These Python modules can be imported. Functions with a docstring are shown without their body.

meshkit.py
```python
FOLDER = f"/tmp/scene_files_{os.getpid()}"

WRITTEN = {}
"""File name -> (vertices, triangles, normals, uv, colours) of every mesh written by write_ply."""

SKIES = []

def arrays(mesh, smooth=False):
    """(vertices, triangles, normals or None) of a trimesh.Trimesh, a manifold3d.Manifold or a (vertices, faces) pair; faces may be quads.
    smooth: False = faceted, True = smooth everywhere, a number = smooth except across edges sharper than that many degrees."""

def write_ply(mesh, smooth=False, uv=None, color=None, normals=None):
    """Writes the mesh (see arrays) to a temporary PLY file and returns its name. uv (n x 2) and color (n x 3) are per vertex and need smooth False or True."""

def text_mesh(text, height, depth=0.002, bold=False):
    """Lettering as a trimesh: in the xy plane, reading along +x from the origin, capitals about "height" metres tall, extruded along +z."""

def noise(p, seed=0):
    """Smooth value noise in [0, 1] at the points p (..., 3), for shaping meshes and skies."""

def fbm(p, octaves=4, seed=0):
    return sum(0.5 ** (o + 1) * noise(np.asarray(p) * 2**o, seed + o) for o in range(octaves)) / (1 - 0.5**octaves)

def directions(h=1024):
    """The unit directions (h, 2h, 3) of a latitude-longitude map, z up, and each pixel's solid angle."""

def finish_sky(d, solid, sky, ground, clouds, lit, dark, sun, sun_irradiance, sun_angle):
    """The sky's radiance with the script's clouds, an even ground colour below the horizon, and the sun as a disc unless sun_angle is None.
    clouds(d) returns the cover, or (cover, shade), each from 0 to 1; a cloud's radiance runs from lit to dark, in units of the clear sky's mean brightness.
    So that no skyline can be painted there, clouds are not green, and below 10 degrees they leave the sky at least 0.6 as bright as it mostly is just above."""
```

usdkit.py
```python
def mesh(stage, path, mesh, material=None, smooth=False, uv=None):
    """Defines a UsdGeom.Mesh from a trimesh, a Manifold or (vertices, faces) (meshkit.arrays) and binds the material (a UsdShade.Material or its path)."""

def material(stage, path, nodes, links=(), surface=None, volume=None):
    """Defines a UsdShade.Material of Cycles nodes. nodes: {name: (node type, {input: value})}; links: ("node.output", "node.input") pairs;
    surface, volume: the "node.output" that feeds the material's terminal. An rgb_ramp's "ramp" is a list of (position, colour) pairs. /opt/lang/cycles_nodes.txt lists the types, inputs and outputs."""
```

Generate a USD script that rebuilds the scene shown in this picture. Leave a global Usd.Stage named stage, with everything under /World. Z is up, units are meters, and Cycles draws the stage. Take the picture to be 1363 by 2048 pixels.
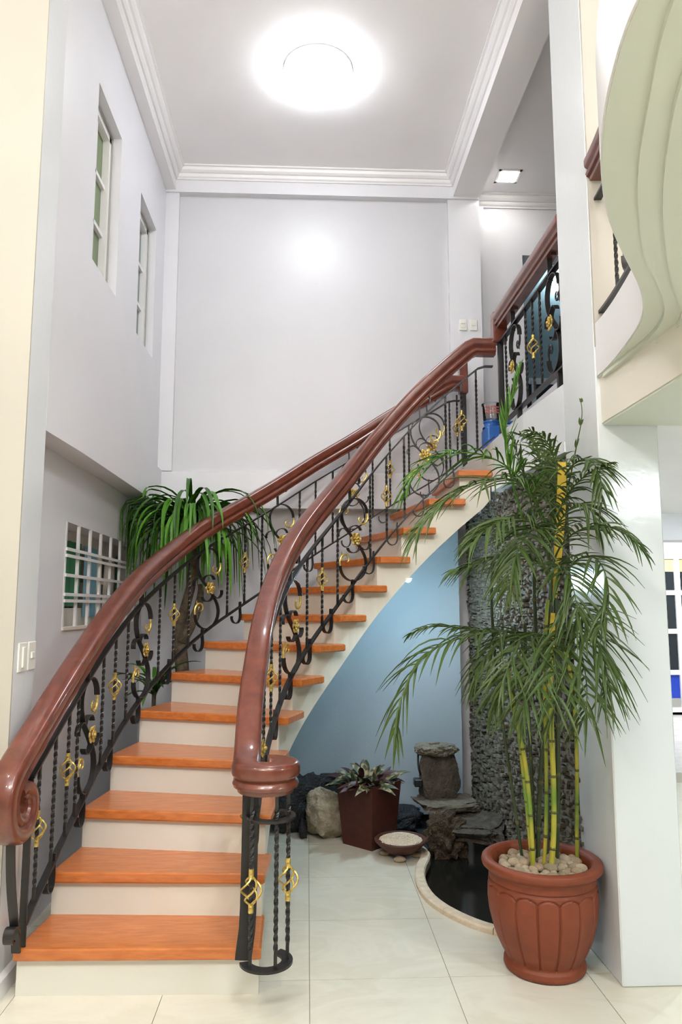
import math, random
import numpy as np
import trimesh
import usdkit, meshkit
from pxr import Usd, UsdGeom, UsdLux, UsdShade, Sdf, Gf, Vt
from scipy.interpolate import CubicSpline
from shapely.geometry import Polygon, box as sbox

stage = Usd.Stage.CreateInMemory()
UsdGeom.SetStageUpAxis(stage, UsdGeom.Tokens.z)
UsdGeom.SetStageMetersPerUnit(stage, 1.0)
world = UsdGeom.Xform.Define(stage, '/World')
stage.SetDefaultPrim(world.GetPrim())
UsdGeom.Scope.Define(stage, '/World/Looks')
rng = np.random.RandomState(7)
random.seed(7)
PI = math.pi

# ------------------------------------------------------------------ camera
FPX, IW, IH = 1480.0, 1363.0, 2048.0
CAM_H = 1.58
fwd = np.array([(614. - 681.5) / FPX, -(1213. - 1024.) / FPX, -1.0]); Yc = fwd / np.linalg.norm(fwd)
Zc = np.cross([1, 0, 0], Yc); Zc *= np.sign(Zc[1]); Zc /= np.linalg.norm(Zc)
Xc = np.cross(Yc, Zc)
Rm = np.stack([Xc, Yc, Zc], 1)          # world -> camera
cam = UsdGeom.Camera.Define(stage, '/World/camera')
m = Gf.Matrix4d(1.0)
for i in range(3):
    m.SetRow(i, Gf.Vec4d(*[float(x) for x in Rm[i]], 0))
m.SetRow(3, Gf.Vec4d(0, 0, CAM_H, 1))
cam.AddTransformOp().Set(m)
cam.CreateHorizontalApertureAttr(36.0)
cam.CreateVerticalApertureAttr(36.0 * IH / IW)
cam.CreateFocalLengthAttr(36.0 * FPX / IW)
cam.CreateClippingRangeAttr(Gf.Vec2f(0.05, 100))
cam.GetExposureAttr().Set(0.72)

# ------------------------------------------------------------------ materials
def mat(name, nodes, links=(), surface='p.BSDF'):
    return usdkit.material(stage, '/World/Looks/' + name, nodes, links, surface=surface)

def plain(name, col, rough=0.5, **kw):
    return mat(name, {'p': ('principled_bsdf', dict(base_color=col, roughness=rough, **kw))})

def paint(name, col, rough=0.3, bump=0.15, scale=30, spec=0.5):
    return mat(name, {
        'g': ('geometry', {}),
        'n': ('noise_texture', dict(scale=scale, detail=4.0)),
        'n2': ('noise_texture', dict(scale=2.2, detail=3.0)),
        'r': ('rgb_ramp', {'ramp': [(0.3, tuple(c * 0.965 for c in col)), (0.7, col)]}),
        'b': ('bump', dict(strength=bump, distance=0.004)),
        'p': ('principled_bsdf', dict(roughness=rough, specular_ior_level=spec))},
        [('g.position', 'n.vector'), ('g.position', 'n2.vector'), ('n2.fac', 'r.fac'), ('r.color', 'p.base_color'),
         ('n.fac', 'b.height'), ('b.normal', 'p.normal')])

def wood(name, c1, c2, rough, stretch, coat=0.0, scale=6.0):
    return mat(name, {
        'g': ('geometry', {}),
        'm': ('mapping', dict(scale=stretch)),
        'n': ('noise_texture', dict(scale=scale, detail=6.0, roughness=0.6, distortion=0.4)),
        'f': ('noise_texture', dict(scale=90.0, detail=2.0)),
        'r': ('rgb_ramp', {'ramp': [(0.3, c1), (0.72, c2)]}),
        'b': ('bump', dict(strength=0.08, distance=0.002)),
        'p': ('principled_bsdf', dict(roughness=rough, coat_weight=coat, coat_roughness=0.08))},
        [('g.position', 'm.vector'), ('m.vector', 'n.vector'), ('m.vector', 'f.vector'), ('n.fac', 'r.fac'),
         ('r.color', 'p.base_color'), ('f.fac', 'b.height'), ('b.normal', 'p.normal')])

def stone(name, c1, c2, scale=14, rough=0.85, bump=0.6, dist=0.02):
    return mat(name, {
        'g': ('geometry', {}),
        'n': ('noise_texture', dict(scale=scale, detail=8.0, roughness=0.65)),
        'n2': ('noise_texture', dict(scale=scale * 5, detail=4.0)),
        'r': ('rgb_ramp', {'ramp': [(0.3, c1), (0.7, c2)]}),
        'b': ('bump', dict(strength=bump, distance=dist)),
        'p': ('principled_bsdf', dict(roughness=rough))},
        [('g.position', 'n.vector'), ('g.position', 'n2.vector'), ('n.fac', 'r.fac'), ('r.color', 'p.base_color'),
         ('n2.fac', 'b.height'), ('b.normal', 'p.normal')])

def island(name, stops, rough=0.8, transl=0.0, bump=0.3):
    nodes = {'g': ('geometry', {}), 'r': ('rgb_ramp', {'ramp': stops}),
             'n': ('noise_texture', dict(scale=60.0, detail=3.0)),
             'b': ('bump', dict(strength=bump, distance=0.004)),
             'p': ('principled_bsdf', dict(roughness=rough))}
    links = [('g.random_per_island', 'r.fac'), ('r.color', 'p.base_color'), ('g.position', 'n.vector'), ('n.fac', 'b.height'), ('b.normal', 'p.normal')]
    if transl:
        nodes['t'] = ('translucent_bsdf', {}); nodes['x'] = ('mix_closure', dict(fac=transl))
        links += [('r.color', 't.color'), ('p.BSDF', 'x.closure1'), ('t.BSDF', 'x.closure2')]
        return mat(name, nodes, links, 'x.closure')
    return mat(name, nodes, links)

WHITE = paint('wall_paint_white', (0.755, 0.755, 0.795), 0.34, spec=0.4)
WHITE_DIM = paint('wall_white_dimmed', (0.635, 0.635, 0.665), 0.34, spec=0.4)  # wall white darkened here to offset strong light on the back wall
CREAM2 = paint('cream_paint_lifted', (0.82, 0.78, 0.69), 0.5, 0.08)  # lighter copy of the wall cream, lifts the beam in weaker light
WHITE_MATT = paint('ceiling_paint', (0.90, 0.885, 0.895), 0.6, 0.05)
TRIMW = paint('trim_paint', (0.84, 0.83, 0.84), 0.25, 0.03)
CREAM = paint('wall_paint_cream', (0.495, 0.47, 0.405), 0.5, 0.08)
PILLARW = paint('pillar_paint', (0.76, 0.79, 0.81), 0.16, 0.2, 18)
GREYW = paint('soffit_paint', (0.72, 0.755, 0.665), 0.6, 0.08)
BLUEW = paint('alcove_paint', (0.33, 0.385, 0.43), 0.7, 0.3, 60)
TEAL_REFL = paint('teal_reflection_tint', (0.25, 0.34, 0.38), 0.5)  # teal of a reflecting glass door put into the room colour
RISERW = paint('riser_paint', (0.74, 0.725, 0.65), 0.4, 0.1)
STRING = paint('stringer_paint', (0.76, 0.73, 0.63), 0.5, 0.2, 40)
SWITCHW = plain('switch_plastic', (0.82, 0.81, 0.76), 0.3)
TREAD = wood('tread_wood', (0.46, 0.125, 0.024), (0.66, 0.215, 0.055), 0.28, (1.2, 7, 7), 0.3)
RAILW = wood('handrail_wood', (0.105, 0.025, 0.014), (0.19, 0.048, 0.026), 0.3, (5, 5, 5), 0.6, 3.0)
IRON = plain('wrought_iron', (0.012, 0.011, 0.011), 0.38, specular_ior_level=0.6)
GOLD = mat('gold_paint', {'g': ('geometry', {}), 'n': ('noise_texture', dict(scale=70.0, detail=2.0)),
     'r': ('rgb_ramp', {'ramp': [(0.3, (0.46, 0.31, 0.06)), (0.7, (0.82, 0.63, 0.20))]}),
     'p': ('principled_bsdf', dict(metallic=0.55, roughness=0.32))}, [('g.position', 'n.vector'), ('n.fac', 'r.fac'), ('r.color', 'p.base_color')])
TILE = mat('floor_tile_marble', {
    'g': ('geometry', {}), 'm': ('mapping', dict(scale=(1.0, 2.2, 1.0), rotation=(0, 0, 0.5))),
    'n': ('noise_texture', dict(scale=1.6, detail=7.0, roughness=0.6, distortion=1.2)),
    'o': ('object_info', {}), 'r': ('rgb_ramp', {'ramp': [(0.25, (0.66, 0.62, 0.51)), (0.48, (0.74, 0.71, 0.60)), (0.56, (0.70, 0.66, 0.54)), (0.8, (0.76, 0.73, 0.63))]}),
    'p': ('principled_bsdf', dict(roughness=0.16, specular_ior_level=0.5))},
    [('g.position', 'm.vector'), ('m.vector', 'n.vector'), ('n.fac', 'r.fac'), ('r.color', 'p.base_color')])
GROUT = plain('tile_grout', (0.33, 0.31, 0.24), 0.8)
PATTERN = stone('patterned_floor', (0.55, 0.52, 0.48), (0.75, 0.74, 0.72), 7, 0.3, 0.1)
POTM = stone('terracotta', (0.18, 0.036, 0.011), (0.24, 0.052, 0.018), 9, 0.55, 0.12, 0.003)
MAROON = stone('maroon_glaze', (0.05, 0.010, 0.006), (0.08, 0.016, 0.009), 20, 0.6, 0.2, 0.003)
BOWLM = stone('dark_terracotta', (0.07, 0.022, 0.013), (0.11, 0.034, 0.02), 14, 0.6, 0.2, 0.003)
PEBBLE = [stone('pebble_%d' % i, a, b, 30, 0.8, 0.15, 0.003) for i, (a, b) in enumerate([((0.27, 0.19, 0.12), (0.42, 0.31, 0.205)), ((0.32, 0.24, 0.16), (0.46, 0.37, 0.26)), ((0.23, 0.18, 0.11), (0.35, 0.275, 0.18))])]
SOIL = stone('dark_soil', (0.02, 0.014, 0.01), (0.05, 0.035, 0.025), 40)
CANE = mat('palm_cane', {'g': ('geometry', {}), 'n': ('noise_texture', dict(scale=5.0, detail=2.0)),
     'r': ('rgb_ramp', {'ramp': [(0.35, (0.16, 0.26, 0.03)), (0.6, (0.48, 0.42, 0.05))]}), 'p': ('principled_bsdf', dict(roughness=0.4))},
     [('g.position', 'n.vector'), ('n.fac', 'r.fac'), ('r.color', 'p.base_color')])
CANEDK = plain('palm_cane_dark', (0.035, 0.055, 0.018), 0.5)
CANERING = plain('palm_cane_ring', (0.10, 0.10, 0.03), 0.7)
SHEATH = plain('yellow_sheath', (0.62, 0.42, 0.03), 0.5)
def leafmat(name, a, b, tr=0.25, rough=0.4):
    return island(name, [(0.0, a), (0.6, tuple((x + y) / 2 for x, y in zip(a, b))), (1.0, b)], rough, tr, 0.1)
PALM = leafmat('palm_leaf', (0.09, 0.15, 0.035), (0.24, 0.33, 0.11), 0.3)
PALMB = leafmat('palm_leaf_bright', (0.08, 0.22, 0.015), (0.16, 0.36, 0.04), 0.3)
STRAP = leafmat('strap_leaf', (0.10, 0.30, 0.025), (0.26, 0.54, 0.06), 0.25)
STRAPDK = leafmat('strap_leaf_dark', (0.04, 0.13, 0.016), (0.08, 0.21, 0.03), 0.2)
BARK = stone('bark', (0.10, 0.07, 0.045), (0.26, 0.20, 0.14), 25, 0.9, 0.8, 0.01)
VARIEG = mat('variegated_leaf', {'t': ('texture_coordinate', {}), 'g': ('geometry', {}),
     'n': ('noise_texture', dict(scale=24.0, detail=1.0)),
     'r': ('rgb_ramp', {'ramp': [(0.44, (0.035, 0.05, 0.018)), (0.53, (0.09, 0.09, 0.035)), (0.62, (0.34, 0.27, 0.15))]}), 'p': ('principled_bsdf', dict(roughness=0.5))},
     [('g.position', 'n.vector'), ('n.fac', 'r.fac'), ('r.color', 'p.base_color')])
PURPLE = plain('purple_leaf', (0.055, 0.018, 0.018), 0.5)
SLATE = stone('slate', (0.05, 0.042, 0.034), (0.14, 0.115, 0.09), 18, 0.8, 0.8)
SLATELT = stone('slate_light', (0.12, 0.10, 0.075), (0.24, 0.205, 0.155), 16, 0.85, 0.7)
LAVA = stone('lava_rock', (0.045, 0.03, 0.018), (0.17, 0.12, 0.075), 22, 0.95, 1.0, 0.03)
PALEROCK = stone('pale_rock', (0.22, 0.18, 0.12), (0.48, 0.41, 0.30), 14, 0.95, 0.8)
BLACKROCK = stone('black_driftwood', (0.006, 0.006, 0.008), (0.022, 0.022, 0.026), 14, 0.5, 0.8)
KERB = stone('pond_kerb', (0.62, 0.50, 0.37), (0.80, 0.68, 0.52), 24, 0.8, 0.4, 0.006)
PONDBED = plain('pond_bed', (0.010, 0.009, 0.007), 0.9)
WATER = plain('pond_water', (0.012, 0.012, 0.010), 0.12, specular_ior_level=0.5)
STACK = island('stacked_stone', [(0.0, (0.15, 0.135, 0.105)), (0.35, (0.36, 0.34, 0.27)), (0.7, (0.52, 0.50, 0.41)), (1.0, (0.68, 0.66, 0.56))], 0.75)
STACKBACK = stone('stone_wall_mortar', (0.03, 0.028, 0.022), (0.06, 0.055, 0.045), 20)
GRAVEL = island('white_gravel', [(0.0, (0.68, 0.58, 0.45)), (0.3, (0.86, 0.80, 0.68)), (1.0, (0.93, 0.90, 0.82))], 0.8)
BLUEPL = plain('blue_plastic', (0.03, 0.14, 0.48), 0.35)
CLEAR = mat('clear_plastic', {'t': ('transparent_bsdf', dict(color=(0.93, 0.93, 0.93))), 'g': ('glossy_bsdf', dict(roughness=0.05)), 'f': ('fresnel', dict(IOR=1.4)), 'x': ('mix_closure', {})},
     [('f.fac', 'x.fac'), ('t.BSDF', 'x.closure1'), ('g.BSDF', 'x.closure2')], 'x.closure')
PANE = mat('window_pane', {'t': ('transparent_bsdf', dict(color=(0.85, 0.9, 0.85))), 'g': ('glossy_bsdf', dict(roughness=0.03)), 'f': ('fresnel', dict(IOR=1.5)), 'x': ('mix_closure', {})},
     [('f.fac', 'x.fac'), ('t.BSDF', 'x.closure1'), ('g.BSDF', 'x.closure2')], 'x.closure')
REDPL = plain('red_print', (0.68, 0.16, 0.13), 0.5)
CURTG = plain('green_curtain', (0.33, 0.46, 0.23), 0.9)
CURTB = plain('blue_grey_curtain', (0.36, 0.50, 0.50), 0.9)
CURTDG = plain('dark_green_curtain', (0.045, 0.19, 0.095), 0.9)
CLOTHBL = plain('blue_cloth', (0.20, 0.40, 0.50), 0.9)
SASHW = plain('old_white_sash', (0.75, 0.72, 0.64), 0.6)
DARKV = plain('dark_glass', (0.012, 0.018, 0.025), 0.1)
BLUEV = plain('blue_tarpaulin', (0.01, 0.05, 0.45), 0.5)
YELLOWV = plain('yellow_blind', (0.6, 0.5, 0.28), 0.6)
GREYBD = plain('grey_board', (0.38, 0.38, 0.34), 0.8)
PETAL = plain('purple_petal', (0.35, 0.14, 0.30), 0.6)
HOSEM = plain('black_hose', (0.01, 0.01, 0.01), 0.4)
def glow(name, col, s):
    return mat(name, {'e': ('emission', dict(color=col, strength=s))}, surface='e.emission')
LAMP = glow('ceiling_lamp_glow', (0.92, 0.955, 1.0), 22.0)
DOWNL = glow('downlight_glow', (1.0, 0.97, 0.90), 26.0)
SPOTG = glow('spotlight_glow', (0.55, 0.84, 1.0), 1350.0)
GLINTL = glow('glass_glint_glow', (0.75, 0.95, 1.0), 40.0)
LIVL = glow('added_living_glow', (1.0, 0.97, 0.93), 44.0)
CHANL = glow('unseen_chandelier_glow', (1.0, 0.975, 0.945), 68.0)
LOWL = glow('added_low_glow', (0.84, 0.95, 1.0), 145.0)
FARL = glow('far_room_lamp_glow', (0.95, 0.98, 1.0), 22.0)

# ------------------------------------------------------------------ object helpers
used = {}
def fresh(parent, name):
    key = (parent, name); n = used.get(key, 0); used[key] = n + 1
    return f'{parent}/{name}' if n == 0 else f'{parent}/{name}_{n:03d}'

def keys(prim, label=None, cat=None, group=None, kind=None):
    for k, v in (('label', label), ('category', cat), ('group', group), ('kind', kind)):
        if v: prim.SetCustomDataByKey(k, v)
    return prim

def thing(name, label=None, cat=None, loc=(0, 0, 0), group=None, kind=None):
    x = UsdGeom.Xform.Define(stage, fresh('/World', name))
    x.AddTranslateOp().Set(Gf.Vec3d(*[float(v) for v in loc]))
    p = keys(x.GetPrim(), label, cat, group, kind)
    p_loc[str(p.GetPath())] = np.array(loc, float)
    return p
p_loc = {}

def obj(name, mesh, material, parent=None, label=None, cat=None, group=None, kind=None, smooth=False):
    """mesh in world coordinates; moved into its thing's frame."""
    pp = '/World' if parent is None else str(parent.GetPath())
    if isinstance(mesh, (list,)):
        mesh = trimesh.util.concatenate(mesh)
    off = np.zeros(3)
    q = pp
    while q and q != '/World':
        if q in p_loc: off = off + p_loc[q]
        q = q.rsplit('/', 1)[0]
    if np.any(off):
        mesh = mesh.copy(); mesh.apply_translation(-off)
    path = fresh(pp, name)
    usdkit.mesh(stage, path, mesh, material, smooth=smooth)
    return keys(stage.GetPrimAtPath(path), label, cat, group, kind)

def struct(name, mesh, material, parent=None, smooth=False):
    return obj(name, mesh, material, parent, kind=None if parent is not None else 'structure', smooth=smooth)

def bx(x0, x1, y0, y1, z0, z1):
    b = trimesh.creation.box((abs(x1 - x0), abs(y1 - y0), abs(z1 - z0)))
    b.apply_translation(((x0 + x1) / 2, (y0 + y1) / 2, (z0 + z1) / 2))
    return b

def cbx(x0, x1, y0, y1, z0, z1, c=0.004):
    P = []
    lo, hi = np.array([x0, y0, z0]), np.array([x1, y1, z1])
    for sx in (0, 1):
        for sy in (0, 1):
            for sz in (0, 1):
                s = np.array([sx, sy, sz]); corner = lo + (hi - lo) * s; d = c * (1 - 2 * s)
                for ax in range(3):
                    q = corner + d; q[ax] = corner[ax]; P.append(q)
    return trimesh.convex.convex_hull(np.array(P))

def hull(P):
    return trimesh.convex.convex_hull(np.asarray(P, float))

def tidy(v, f):
    return trimesh.Trimesh(np.asarray(v, float), np.asarray(f), process=False)

def loft(rings, closed=True, caps=True):
    """rings: n x k x 3."""
    R = np.asarray(rings, float); n, k = R.shape[:2]
    f = []
    kk = k if closed else k - 1
    for i in range(n - 1):
        for j in range(kk):
            a, b = i * k + j, i * k + (j + 1) % k
            f += [(a, b, b + k), (a, b + k, a + k)]
    v = R.reshape(-1, 3)
    if caps and closed:
        v = np.vstack([v, R[0].mean(0), R[-1].mean(0)]); c0, c1 = n * k, n * k + 1
        for j in range(k):
            f += [(c0, (j + 1) % k, j), (c1, (n - 1) * k + j, (n - 1) * k + (j + 1) % k)]
    return tidy(v, f)

def frames(P, up=(0, 0, 1)):
    P = np.asarray(P, float); T = np.gradient(P, axis=0); T /= np.linalg.norm(T, axis=1)[:, None] + 1e-12
    L = np.cross(T, up); L /= np.linalg.norm(L, axis=1)[:, None] + 1e-12
    U = np.cross(L, T)
    return T, L, U

def tube(P, r, k=8):
    """round tube with rotation-minimising frames; r scalar or per point."""
    P = np.asarray(P, float); n = len(P); r = np.broadcast_to(r, n)
    T = np.gradient(P, axis=0); T /= np.linalg.norm(T, axis=1)[:, None] + 1e-12
    a = np.cross(T[0], [0.3, 0.2, 0.93]); a /= np.linalg.norm(a)
    rings = []
    ang = np.linspace(0, 2 * PI, k, endpoint=False)
    for i in range(n):
        a = a - T[i] * np.dot(a, T[i]); a /= np.linalg.norm(a) + 1e-12
        b = np.cross(T[i], a)
        rings.append(P[i] + r[i] * (np.cos(ang)[:, None] * a + np.sin(ang)[:, None] * b))
    return loft(rings)

def strip(P, normal, w, t):
    """flat bar following P; width w along normal (vector or per point), thickness t across."""
    P = np.asarray(P, float); T = np.gradient(P, axis=0); T /= np.linalg.norm(T, axis=1)[:, None] + 1e-12
    N = np.broadcast_to(np.asarray(normal, float), P.shape)
    N = N - T * (N * T).sum(1)[:, None]; N /= np.linalg.norm(N, axis=1)[:, None]
    S = np.cross(T, N)
    rings = np.stack([P + N * w / 2 + S * t / 2, P - N * w / 2 + S * t / 2, P - N * w / 2 - S * t / 2, P + N * w / 2 - S * t / 2], 1)
    return loft(rings)

def lathe(prof, n=48, center=(0, 0, 0)):
    """prof: (r, z) list from bottom outside round to the end; open ends on axis closed by r=0."""
    prof = np.asarray(prof, float); a = np.linspace(0, 2 * PI, n, endpoint=False)
    rings = [np.stack([p[0] * np.cos(a), p[0] * np.sin(a), np.full(n, p[1])], 1) + np.asarray(center) for p in prof]
    return loft(rings, caps=False)

def spline(P, n):
    P = np.asarray(P, float); d = np.r_[0, np.cumsum(np.linalg.norm(np.diff(P, axis=0), axis=1))]
    return CubicSpline(d, P)(np.linspace(0, d[-1], n))

def rock(center, size, seed, sub=3, rough=0.22, freq=2.0, flat=0.0, rot=0.0):
    s = trimesh.creation.icosphere(subdivisions=sub)
    v = s.vertices.copy()
    if flat:
        v = np.sign(v) * np.abs(v) ** flat
    n = meshkit.noise(v * freq + seed * 3.1, seed) if False else fb(v * freq + seed * 3.1)
    v = v * (1 + rough * n)[:, None]
    v *= np.asarray(size) / 2
    c, q = math.cos(rot), math.sin(rot)
    v = v @ np.array([[c, q, 0], [-q, c, 0], [0, 0, 1]])
    return tidy(v + np.asarray(center), s.faces)

def fb(p):
    """cheap smooth pseudo noise, about -1..1"""
    x, y, z = p.T; o = np.zeros(len(p)); a = 1.0
    for k in range(4):
        o += a * np.sin(x * 1.7 + 1.3 * k + 0.7 * np.sin(y * 1.3 + k)) * np.sin(y * 1.9 + 2.1 * k + 0.8 * np.sin(z * 1.6)) * np.cos(z * 1.5 + 0.6 * k + 0.9 * np.sin(x * 1.1))
        x, y, z = x * 2.03 + 0.3, y * 2.1 + 0.7, z * 1.97 + 0.1; a *= 0.55
    return o

# ------------------------------------------------------------------ the setting
XL, YB, ZC = -1.25, 6.12, 5.38
def slab_yz(poly, x0, x1):
    """extrude a polygon given in (y, z) along x"""
    e = trimesh.creation.extrude_polygon(poly, abs(x1 - x0), engine='earcut')
    v = e.vertices.copy(); e.vertices = np.stack([v[:, 2] + min(x0, x1), v[:, 0], v[:, 1]], 1)
    return e
def slab_xz(poly, y0, y1):
    e = trimesh.creation.extrude_polygon(poly, abs(y1 - y0), engine='earcut')
    v = e.vertices.copy(); e.vertices = np.stack([v[:, 0], max(y0, y1) - v[:, 2], v[:, 1]], 1)
    return e

W1 = (4.10, 4.64, 3.57, 4.67); W2 = (5.22, 5.78, 3.55, 4.635); W3 = (4.25, 6.02, 1.45, 2.06)
wl = thing('wall_left', kind='structure')
upper = sbox(3.27, 2.70, 6.40, 5.6)
for w in (W1, W2):
    upper = upper.difference(sbox(w[0], w[2], w[1], w[3]))
obj('upper_wall', slab_yz(upper, -1.62, XL), WHITE, wl)
low = sbox(3.45, 0, 6.40, 2.43).difference(sbox(W3[0], W3[2], W3[1], W3[3]))
obj('niche_wall', slab_yz(low, -1.62, -1.37), WHITE, wl)
obj('wall_pier', bx(-1.62, XL, 3.27, 3.50, 0, 2.72), WHITE, wl)
obj('floor_beam', hull([(x, y, z) for z in (2.41, 2.705) for x, y in ((-1.62, 3.498), (-1.62, 6.3), (-1.215, 6.3), (-1.225, 4.0), (-1.2435, 3.498))]), WHITE, wl)
obj('corner_strip', [bx(-1.5, -1.244, 3.262, 3.498, 0, 5.45)], PILLARW, wl)
struct('baseboard_left', hull([(XL, y, z) for y in (3.22, 3.6) for z in (0, .10)] + [(XL + .022, y, z) for y in (3.22, 3.6) for z in (0, .07)]), TRIMW)
struct('wall_front_left', bx(-4.2, -1.2445, 3.25, 3.262, 0, 5.6), CREAM)

wb = thing('wall_back', kind='structure')
obj('upper_panel', bx(-1.6, 1.35, YB + .05, YB + .35, 2.6, 5.6), WHITE_DIM, wb)
obj('corner_pilaster', bx(-1.3, -1.135, YB, YB + .1, 2.70, 5.3), WHITE, wb)
obj('top_beam', bx(-1.3, 1.5, YB - .02, YB + .1, 5.165, 5.55), WHITE, wb)
obj('floor_beam', bx(-1.6, 1.23, YB, YB + .2, 2.39, 2.695), WHITE, wb)
obj('lower_wall', bx(-1.6, 1.3, YB + .13, YB + .35, 0, 2.5), WHITE, wb)
obj('pilaster', bx(1.225, 1.505, YB, YB + .35, 0, 5.4), WHITE, wb)

hc = thing('ceiling', kind='structure')
obj('hall_ceiling', bx(-1.6, 1.4, 3.1, 6.5, ZC, ZC + .15), WHITE_MATT, hc)
obj('side_beam', bx(-1.6, -1.165, 3.1, 6.4, 5.185, 5.45), TRIMW, hc)
obj('middle_beam', bx(1.27, 1.51, 3.27, 6.5, 5.185, 5.5), WHITE_MATT, hc)
obj('gallery_ceiling', bx(1.4, 4.6, 3.27, 6.9, 5.31, 5.5), WHITE_MATT, hc)
obj('living_ceiling', bx(-4.2, 4.6, -3.8, 3.27, 5.45, 5.6), WHITE_MATT, hc)
obj('front_beam', bx(-1.6, 1.6, 3.1, 3.30, 5.185, 5.5), TRIMW, hc)

CROWN = np.array([(0, 0), (.012, 0), (.012, .012), (.024, .022), (.030, .036), (.030, .046), (.044, .050), (.060, .064), (.066, .078), (.066, .088), (.082, .092), (.082, .104), (0, .104)])
def crown(p0, p1, inward, z0):
    """moulding between two mitred corner points; inward: direction away from the wall at each end"""
    rings = []
    for p, dvec in ((p0, inward[0]), (p1, inward[1])):
        rings.append([(p[0] + a * dvec[0], p[1] + a * dvec[1], z0 + b) for a, b in CROWN])
    return loft(rings)
z0 = ZC - .104
c = thing('trim_1', kind='structure')
A, B, C_, D = (-1.165, 3.3), (-1.165, YB - .02), (1.27, YB - .02), (1.27, 3.3)
obj('crown_moulding', crown(A, B, [(1, 1), (1, -1)], z0), TRIMW, c)
obj('crown_moulding', crown(B, C_, [(1, -1), (-1, -1)], z0), TRIMW, c)
obj('crown_moulding', crown(C_, D, [(-1, -1), (-1, 1)], z0), TRIMW, c)
struct('trim_2', crown((1.5, 6.32), (4.5, 6.32), [(0, -1.2), (0, -1.2)], 5.31 - .104), TRIMW)

# gallery beside the stair
GF = 2.73
gs = thing('floor_gallery', kind='structure')
obj('gallery_slab', bx(1.35, 4.6, 3.3, 6.5, 2.43, GF), TRIMW, gs)
obj('gallery_fascia', hull([(x, y, z) for z in (2.42, GF) for x, y in ((1.40, 3.69), (1.3255, 3.69), (1.29, 4.3), (1.29, 5.03), (1.40, 5.03))]), PILLARW, gs)
obj('fascia_ledge', hull([(x, y, z) for z in (2.37, 2.425) for x, y in ((1.40, 3.69), (1.32, 3.69), (1.275, 4.3), (1.275, 5.03), (1.40, 5.03))]), TRIMW, gs)
obj('top_riser', bx(1.29, 1.345, 5.03, 6.14, 2.42, GF), RISERW, gs)
obj('under_landing_wall', bx(1.345, 1.5, 4.95, 6.2, 2.3, 2.43), WHITE, gs)
gw = thing('wall_gallery', kind='structure')
poly = sbox(1.4, 2.5, 4.7, 5.6).difference(sbox(1.94, GF, 3.0, 4.76))
obj('gallery_back_wall', slab_xz(poly, 6.32, 6.5), WHITE, gw)
obj('wall_pier', bx(1.505, 1.58, 6.27, 6.35, GF, 5.2), WHITE, gw)
obj('gallery_end_wall', bx(4.5, 4.7, 3.2, 6.5, 2.5, 5.6), CREAM, gw)
tr = thing('wall_teal_room', kind='structure')  # room built in place of a glass door with teal reflections
obj('back_wall', bx(1.5, 5.2, 8.0, 8.1, 2.4, 5.8), TEAL_REFL, tr)
obj('side_wall', [bx(1.4, 1.5, 6.5, 8.1, 2.4, 5.8), bx(4.7, 4.8, 6.5, 8.1, 2.4, 5.8)], TEAL_REFL, tr)
obj('room_ceiling', bx(1.4, 4.8, 6.5, 8.1, 5.6, 5.7), TEAL_REFL, tr)
obj('room_floor', bx(1.4, 4.8, 6.5, 8.1, 2.6, 2.73), TEAL_REFL, tr)
wn = thing('window_5', kind='structure')
fr = [bx(2.2, 3.4, 7.96, 8.0, 4.06, 4.13), bx(2.2, 3.4, 7.96, 8.0, 3.0, 3.06)]
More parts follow.
